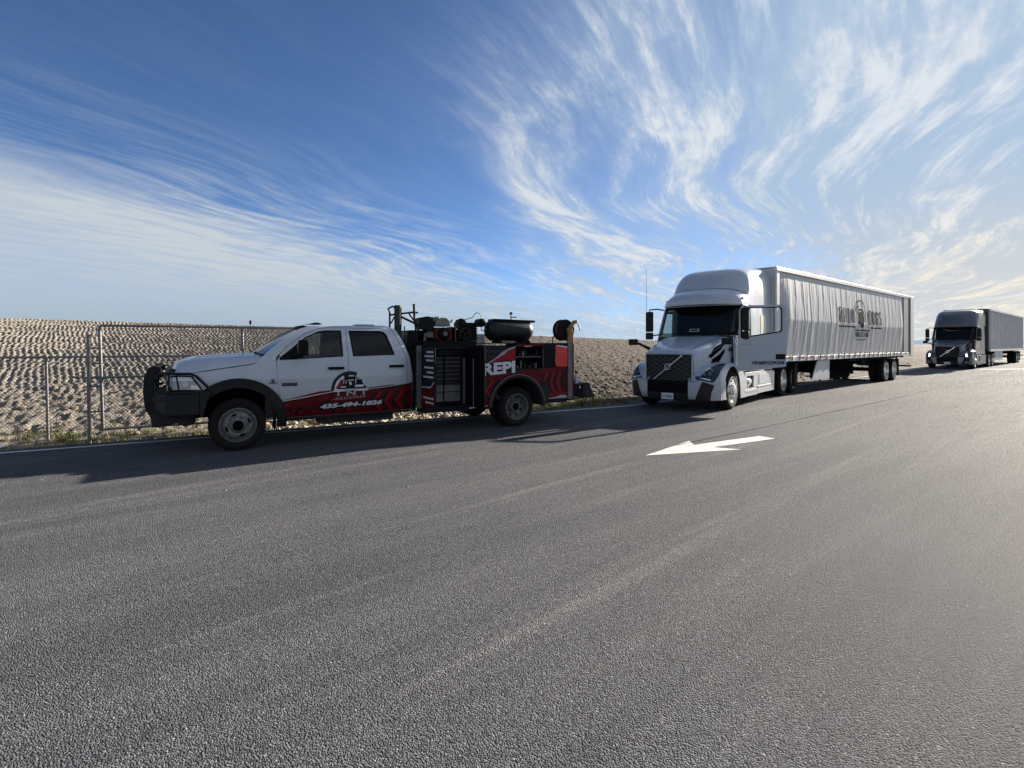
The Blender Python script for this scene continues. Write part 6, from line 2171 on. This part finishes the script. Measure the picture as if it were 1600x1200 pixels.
def trailer_curtain(root, L=16.25, Wd=2.6):
    """x rearwards from the nose, y away from the near side"""
    z0, z1 = 1.14, 4.11
    # body
    MB().box(0.06, L - 0.45, 0.05, Wd - 0.02, z0 + 0.12, z1 - 0.03).build('box_body', mat('trailer_white', (0.55, 0.56, 0.57), 0.45, noise=(1.2, 0.1)), root)
    nose = MB()
    nose.box(0.0, 0.08, 0.08, Wd - 0.08, z0 + .05, z1 - 0.04)
    nose.build('nose_panel', MATS['trailer_white'], root, bevel=0.02)
    for y_ in (0.0, Wd - 0.10):
        b = MB().lathe([(0.05, z0 + .02), (0.05, z1 - .02)], (0.055, y_ + 0.05, 0), 'z', 14)
        b.box(0.05, 0.24, y_ + .0, y_ + 0.10, z0 + .02, z1 - .02)
        b.build('corner_post', mat('bright_aluminium', (0.62, 0.62, 0.61), 0.38, 0.55, noise=(5, .15)), root, smooth=50)
    # curtain: hanging folds, bellied between the rails
    cm = bpy.data.materials.new('pale_curtain_vinyl')
    cm.use_nodes = True
    k = NT(cm.node_tree)
    b_ = cm.node_tree.nodes['Principled BSDF']
    b_.inputs['Roughness'].default_value = 0.36
    b_.inputs['Specular IOR Level'].default_value = 0.6
    tcn = k.n('ShaderNodeTexCoord').outputs['Object']
    f = k.ss(k.noise(k.n('ShaderNodeMapping', {'Vector': tcn, 'Scale': (1.0, 1, 0.25)}).outputs[0], 2.2, 5, 0.6), 0.3, 0.75)
    c_ = k.mix(f, (0.40, 0.41, 0.42), (0.48, 0.49, 0.50))
    cm.node_tree.links.new(c_, b_.inputs['Base Color'])
    x0, x1 = 0.26, 14.42
    NU, NV = 900, 70
    us = np.linspace(x0, x1, NU)
    vs = np.linspace(z0 + 0.16, z1 - 0.12, NV)
    U, V_ = np.meshgrid(us, vs, indexing='ij')
    t = (V_ - vs[0]) / (vs[-1] - vs[0])
    rs = np.random.RandomState(5)
    hang = np.sin(PI * t) ** 0.7
    w1 = fbm(U * 3.6 + 0.9 * fbm(U * .9, t * 1.6, 2), t * 1.3 + U * 0.15, 3) - 0.5
    w2 = fbm(U * 9.0, t * 2.6 + U * .6, 3) - 0.5
    w3 = fbm(U * 1.1 + 30, t * 3.0, 3) - 0.5
    diag = np.abs(((U * 2.1 - t * 0.9 + 0.6 * w1) % 1.0) - 0.5) * 2
    D = 0.11 * np.minimum(t / 0.44, (1 - t) / 0.56) * np.clip(np.minimum(U - x0, x1 - U) / 0.5, 0, 1) + hang * (0.008 * w1 + 0.010 * w2 + 0.005 * w3) + 0.006 * hang * (1 - diag) ** 3
    # straps
    strap = np.abs(((U - x0) / 0.61) % 1.0 - 0.5) > 0.47
    D = D + 0.006 * strap
    Yc = 0.035 - D
    P = np.stack([U, Yc, V_], -1).reshape(-1, 3)
    cu = np_mesh('curtain', P, NU, NV, cm, root)

    def on(u, v, o):
        i = (u - x0) / (x1 - x0) * (NU - 1)
        j = (v - vs[0]) / (vs[-1] - vs[0]) * (NV - 1)
        i = min(max(i, 0), NU - 1.001)
        j = min(max(j, 0), NV - 1.001)
        a, b = int(i), int(j)
        fa, fb = i - a, j - b
        y = (Yc[a, b] * (1 - fa) + Yc[a + 1, b] * fa) * (1 - fb) + (Yc[a, b + 1] * (1 - fa) + Yc[a + 1, b + 1] * fa) * fb
        return (u, y - o, v)
    ink = mat('faded_dark_print', (0.065, 0.065, 0.072), 1.0, spec=0.0)
    fad = mat('faded_grey_print', (0.16, 0.155, 0.145), 1.0, spec=0.0)

    def ptext(name, txt, u0, u1, v0, v1, m, gapw=0.10, bold=0.0):
        n = len(txt)
        w = (u1 - u0 - gapw * (n - 1)) / n
        # condensed poster letters drawn from strokes
        G = {'R': [((0, 0), (0, 1)), ((0, 1), (1, 1)), ((1, 1), (1, .52)), ((1, .52), (0, .52)), ((.35, .52), (1, 0))],
             'A': [((0, 0), (0, .9)), ((0, .9), (.5, 1)), ((.5, 1), (1, .9)), ((1, .9), (1, 0)), ((0, .4), (1, .4))],
             'I': [((.5, 0), (.5, 1)), ((.2, 0), (.8, 0)), ((.2, 1), (.8, 1))],
             'N': [((0, 0), (0, 1)), ((0, 1), (1, 0)), ((1, 0), (1, 1))],
             'D': [((0, 0), (0, 1)), ((0, 1), (.7, 1)), ((.7, 1), (1, .85)), ((1, .85), (1, .15)), ((1, .15), (.7, 0)), ((.7, 0), (0, 0))],
             'O': [((0, .1), (0, .9)), ((0, .9), (1, .9)), ((1, .9), (1, .1)), ((1, .1), (0, .1)), ((.2, 0), (.8, 0)), ((.2, 1), (.8, 1))],
             'G': [((0, .05), (0, .95)), ((0, .95), (1, .95)), ((1, .95), (1, .75)), ((0, .05), (1, .05)), ((1, .05), (1, .5)), ((1, .5), (.5, .5))],
             'S': [((1, .95), (0, .95)), ((0, .95), (0, .55)), ((0, .55), (1, .45)), ((1, .45), (1, .05)), ((1, .05), (0, .05))],
             'T': [((.5, 0), (.5, 1)), ((0, 1), (1, 1))],
             'U': [((0, 1), (0, 0)), ((0, 0), (1, 0)), ((1, 0), (1, 1))],
             'C': [((1, 1), (0, 1)), ((0, 1), (0, 0)), ((0, 0), (1, 0))],
             'K': [((0, 0), (0, 1)), ((1, 1), (.1, .5)), ((.1, .5), (1, 0))]}
        for i, ch in enumerate(txt):
            if ch == ' ':
                continue
            b = MB()
            a0 = u0 + i * (w + gapw)
            st = w * 0.34
            for (p, q) in G[ch]:
                P0 = (a0 + st / 2 + p[0] * (w - st), v0 + st * .3 + p[1] * (v1 - v0 - st * .6))
                P1 = (a0 + st / 2 + q[0] * (w - st), v0 + st * .3 + q[1] * (v1 - v0 - st * .6))
                n_ = max(2, int(math.hypot(P1[0] - P0[0], P1[1] - P0[1]) / 0.05))
                dx, dz = P1[0] - P0[0], P1[1] - P0[1]
                l = math.hypot(dx, dz) or 1
                # heavy uprights, light cross strokes
                hw = st / 2 if abs(dz) > abs(dx) else st * 0.22
                nx, nz = -dz / l * hw, dx / l * hw
                vsx = []
                for j in range(n_ + 1):
                    cx, cz = P0[0] + dx * j / n_, P0[1] + dz * j / n_
                    vsx += [on(cx + nx, cz + nz, 0.016), on(cx - nx, cz - nz, 0.016)]
                b.add(vsx, [(2 * j, 2 * j + 1, 2 * j + 3, 2 * j + 2) for j in range(n_)])
            b.build(name, m, cu, fixn=False)
    ptext('curtain_lettering', 'RAIN', 5.35, 7.00, 2.50, 3.12, fad)
    ptext('curtain_lettering', 'DOGS', 8.80, 10.60, 2.50, 3.12, fad)
    ptext('curtain_lettering', 'TRUCKING', 7.10, 8.85, 1.98, 2.20, ink, 0.06)
    # arched emblem: plain generic shield with a muzzle-like oval
    def band(pts, w, m, nm):
        b = MB()
        q_ = []
        for p, q in zip(pts, pts[1:]):
            n_ = max(1, int(math.hypot(q[0] - p[0], q[1] - p[1]) / 0.05))
            q_ += [(p[0] + (q[0] - p[0]) * j / n_, p[1] + (q[1] - p[1]) * j / n_) for j in range(n_)]
        pts = q_ + [pts[-1]]
        vsx = []
        for i, p in enumerate(pts):
            a, c = pts[max(i - 1, 0)], pts[min(i + 1, len(pts) - 1)]
            dx, dz = c[0] - a[0], c[1] - a[1]
            l = math.hypot(dx, dz) or 1
            vsx += [on(p[0] - dz / l * w, p[1] + dx / l * w, .016), on(p[0] + dz / l * w, p[1] - dx / l * w, .016)]
        b.add(vsx, [(2 * i, 2 * i + 1, 2 * i + 3, 2 * i + 2) for i in range(len(pts) - 1)])
        b.build(nm, m, cu, fixn=False)
    band([(7.85 + 0.58 * math.cos(R(a)), 3.05 + 0.42 * math.sin(R(a))) for a in range(200, -25, -9)] + [(8.42, 2.6)], 0.022, fad, 'emblem_arch')
    band([(7.30, 2.55), (7.30, 3.0), (7.45, 3.2), (7.65, 3.22)], 0.03, fad, 'emblem_arch')
    band([(7.62, 2.7), (7.58, 2.95), (7.68, 3.09), (7.9, 3.12), (8.15, 3.05), (8.22, 2.9), (8.18, 2.6)], 0.03, ink, 'emblem_outline')
    sheet('emblem_face', [(7.92 + 0.26 * math.cos(i * PI / 10), 2.74 + 0.30 * math.sin(i * PI / 10)) for i in range(20)], on, mat('faded_brown_print', (0.16, 0.145, 0.12), 1.0, spec=0.0), cu, sp=0.05, off=0.016)
    sheet('emblem_jaw', [(7.72, 2.52), (7.80, 2.36), (8.0, 2.34), (8.1, 2.46), (8.08, 2.58), (7.9, 2.50), (7.76, 2.58)], on, ink, cu, sp=0.05, off=0.02)
    sheet('emblem_jaw', [(7.40, 2.50), (7.60, 2.52), (7.62, 2.70), (7.56, 2.66)], on, ink, cu, sp=0.05, off=0.02)
    band([(5.25, 2.38), (7.08, 2.38), (7.10, 2.38), (7.10, 2.26), (8.95, 2.26), (8.97, 2.26), (8.97, 2.38), (10.6, 2.38)], 0.025, ink, 'underline')
    band([(7.4, 1.90), (7.7, 1.87), (8.2, 1.87), (8.55, 1.90)], 0.014, ink, 'underline')
    # rails
    alu = MATS['bright_aluminium']
    MB().box(0.0, L - 0.1, -0.015, 0.10, z1 - 0.13, z1).build('top_rail', alu, root, bevel=0.01)
    MB().box(0.0, L - 0.1, Wd - .10, Wd + .0, z1 - 0.13, z1).build('top_rail', alu, root, bevel=0.01)
    MB().box(0.05, L - .1, 0.1, Wd - .1, z1 - 0.02, z1 + 0.005).build('roof_sheet', MATS['trailer_white'], root)
    MB().box(0.10, L - 0.3, -0.01, 0.09, z0, z0 + 0.155).build('bottom_rail', mat('rail_white', (0.68, 0.67, 0.64), 0.4, .2, noise=(3, .12)), root, bevel=0.01)
    MB().box(0.10, L - 0.3, Wd - .09, Wd + .01, z0, z0 + 0.155).build('bottom_rail', MATS['rail_white'], root, bevel=0.01)
    tape = mat('tape_red', (0.22, 0.02, 0.02), .4)
    for i in range(16):
        x = 0.8 + i * 0.92
        MB().box(x, x + 0.42, -0.018, -0.008, z0 + 0.105, z0 + 0.15).build('reflective_tape', tape, root)
    # curtain buckles on their strap ends
    bk = MB()
    for i in range(23):
        x = 0.55 + i * 0.61
        bk.box(x, x + 0.03, -0.03, -0.01, z0 + 0.02, z0 + 0.22)
    tag(bk.build('curtain_buckles', grey_metal, root), kind='stuff')
    # blank panel, dark gap and bright rear frame
    MB().box(14.44, 15.44, -0.005, 0.06, z0 + .155, z1 - .13).build('rear_panel', mat('grey_panel', (0.22, 0.235, 0.265), 0.6, noise=(2, .1)), root, bevel=0.01)
    MB().box(15.46, 15.66, -0.02, 0.05, z0 + .06, z1 - .02).build('lock_strip', gloss_black, root, bevel=0.01)
    MB().box(15.68, L, -0.02, 0.10, z0 - .02, z1).build('rear_frame', MATS['rail_white'], root, bevel=0.02)
    MB().box(15.68, L, Wd - .10, Wd + .02, z0 - .02, z1).build('rear_frame', MATS['rail_white'], root, bevel=0.02)
    MB().box(L - .12, L, 0.05, Wd - .05, z0 - .02, z1).build('rear_doors', MATS['trailer_white'], root)
    # floor and underbody
    MB().box(0.1, L - .2, 0.10, Wd - .10, z0 + .02, z0 + .12).build('floor', frame_metal, root)
    for x_ in (5.9, 7.0):
        MB().box(x_, x_ + .16, 1.0, 1.4, z1 + .005, z1 + .09).build('roof_vent', dark_metal, root, bevel=0.01)
    under(root, L, Wd, 11.72, True)


def under(root, L, Wd, ax, lands):
    z0 = 1.14
    b = MB()
    for y_ in (0.75, Wd - 0.85):
        b.box(0.8, L - .2, y_, y_ + .1, z0 - .16, z0)
    for i in range(12):
        x = 1.0 + i * 1.25
        b.box(x, x + .06, 0.08, Wd - .08, z0 - .08, z0)
    b.box(ax - 1.0, ax + 2.2, 0.72, Wd - .72, z0 - .35, z0 - .12)
    for x_ in (ax, ax + 1.28):
        b.tube([(x_, 0.3, 0.515), (x_, Wd - .3, 0.515)], 0.07, 8)
    b.build('underframe', frame_metal, root)
    for s in (0, 1):
        sg = 1 if s == 0 else -1
        Y = (lambda y: y) if s == 0 else (lambda y: Wd - y)
        for x_ in (ax, ax + 1.28):
            wheel(root, x_, Y(0.04), 0.51, 0.27, 'alloy_rear', sg, alloy)
            MB().lathe([(0.29, 0.0), (0.42, -0.01), (0.49, 0.02), (0.51, 0.05), (0.51, 0.22), (0.48, 0.26), (0.29, 0.26)], (x_, Y(0.36), 0.51), 'y', 36, sg).build('inner_tyre', tyre_m, root, smooth=40)
        MB().box(ax + 2.0, ax + 2.03, *((0.03, .65) if s == 0 else (Wd - .65, Wd - .03)), 0.2, 1.0).build('mud_flap', black, root)
        MB().box(2.35, 2.50, *((0.35, .5) if s == 0 else (Wd - .5, Wd - .35)), 0.28, z0 - .05).build('landing_leg', frame_metal, root)
        MB().box(2.28, 2.57, *((0.27, .58) if s == 0 else (Wd - .58, Wd - .27)), 0.25, 0.28).build('landing_foot', frame_metal, root)
    b = MB()
    b.tube([(L - .06, 0.1, 0.60), (L - .06, Wd - .1, 0.60)], 0.05, 6)
    b.bar((L - .06, 0.7, 0.6), (L - .06, 0.7, 1.1), 0.08)
    b.bar((L - .06, Wd - .7, 0.6), (L - .06, Wd - .7, 1.1), 0.08)
    b.build('underride_guard', black, root)
    if lands:
        MB().prism([(3.55, z0 - .02), (3.15, 0.58), (3.05, 0.44), (4.70, 0.42), (4.72, z0 - .02)], 'y', 0.06, 0.10).build('side_plate', MATS['trailer_white'], root, bevel=0.01)
        MB().box(4.75, 6.9, 0.10, 0.75, 0.40, z0 - .04).build('equipment_box', void_black, root, bevel=0.01)
        MB().box(8.1, 10.2, 1.7, 2.5, 0.45, z0 - .04).build('equipment_box', void_black, root, bevel=0.01)


def trailer_ribbed(root, L=17.4, Wd=2.6):
    z0, z1 = 1.10, 4.11
    al = mat('sheet_aluminium', (0.60, 0.605, 0.61), 0.5, 0.0, noise=(1.2, 0.15))
    dk = mat('dark_nose', (0.05, 0.052, 0.06), 0.5)
    MB().box(0.35, L, 0.03, Wd - .03, z0 + .15, z1 - .03).build('box_body', al, root)
    MB().box(0.0, 0.35, 0.04, Wd - .04, z0 + .02, z1).build('nose_panel', dk, root, bevel=0.05)
    for i in range(28):
        x = 0.50 + i * 0.61
        MB().box(x, x + 0.07, -0.01, 0.03, z0 + .15, z1 - .12).build('side_post', al, root, bevel=0.008)
    MB().box(0.30, L, -0.02, .08, z1 - .12, z1).build('top_rail', mat('top_rail_alu', (.6, .6, .6), .35, .5), root)
    MB().box(0.35, L, -0.02, .08, z0 - .0, z0 + .15).build('bottom_rail', mat('bottom_rail_alu', (.6, .6, .6), .35, .5), root)
    MB().box(0.1, L, Wd - .08, Wd + .02, z0 - .0, z0 + .15).build('bottom_rail', MATS['bottom_rail_alu'], root)
    MB().box(0.3, L, .05, Wd - .05, z1 - .04, z1 + .005).build('roof_sheet', al, root)
    under(root, L, Wd, 13.4, False)
    MB().box(2.8, 6.2, 0.06, 0.10, 0.42, z0).build('side_plate', MATS['trailer_white'], root)


t1 = empty('semi_truck', (5.72, 13.73, 0), R(49.3))
tag(t1, 'white sleeper highway tractor with its driver door hanging open, nearest of the two', 'truck')
make_tractor(t1, tractor_white, black, R(53.5), 0)
tr1 = empty('curtain_trailer', (8.19, 16.46, 0), R(40.9))
tag(tr1, 'long pale curtain-sided trailer with faded lettering coupled behind the white tractor', 'trailer')
trailer_curtain(tr1)

t2 = empty('semi_truck', (30.1, 34.5, 0.1), R(40.3))
tag(t2, 'dark grey sleeper tractor with lit headlights parked far behind at the right edge', 'truck')
make_tractor(t2, dark_paint, grey_paint, 0, 1)
tr2 = empty('box_trailer', (30.1 + 4.35 * math.cos(R(40.3)) + 0.08 * math.sin(R(40.3)), 34.5 + 4.35 * math.sin(R(40.3)) - 0.08 * math.cos(R(40.3)), 0.1), R(40.3))
tag(tr2, 'ribbed silver box trailer with a dark nose behind the dark grey tractor', 'trailer')
trailer_ribbed(tr2)
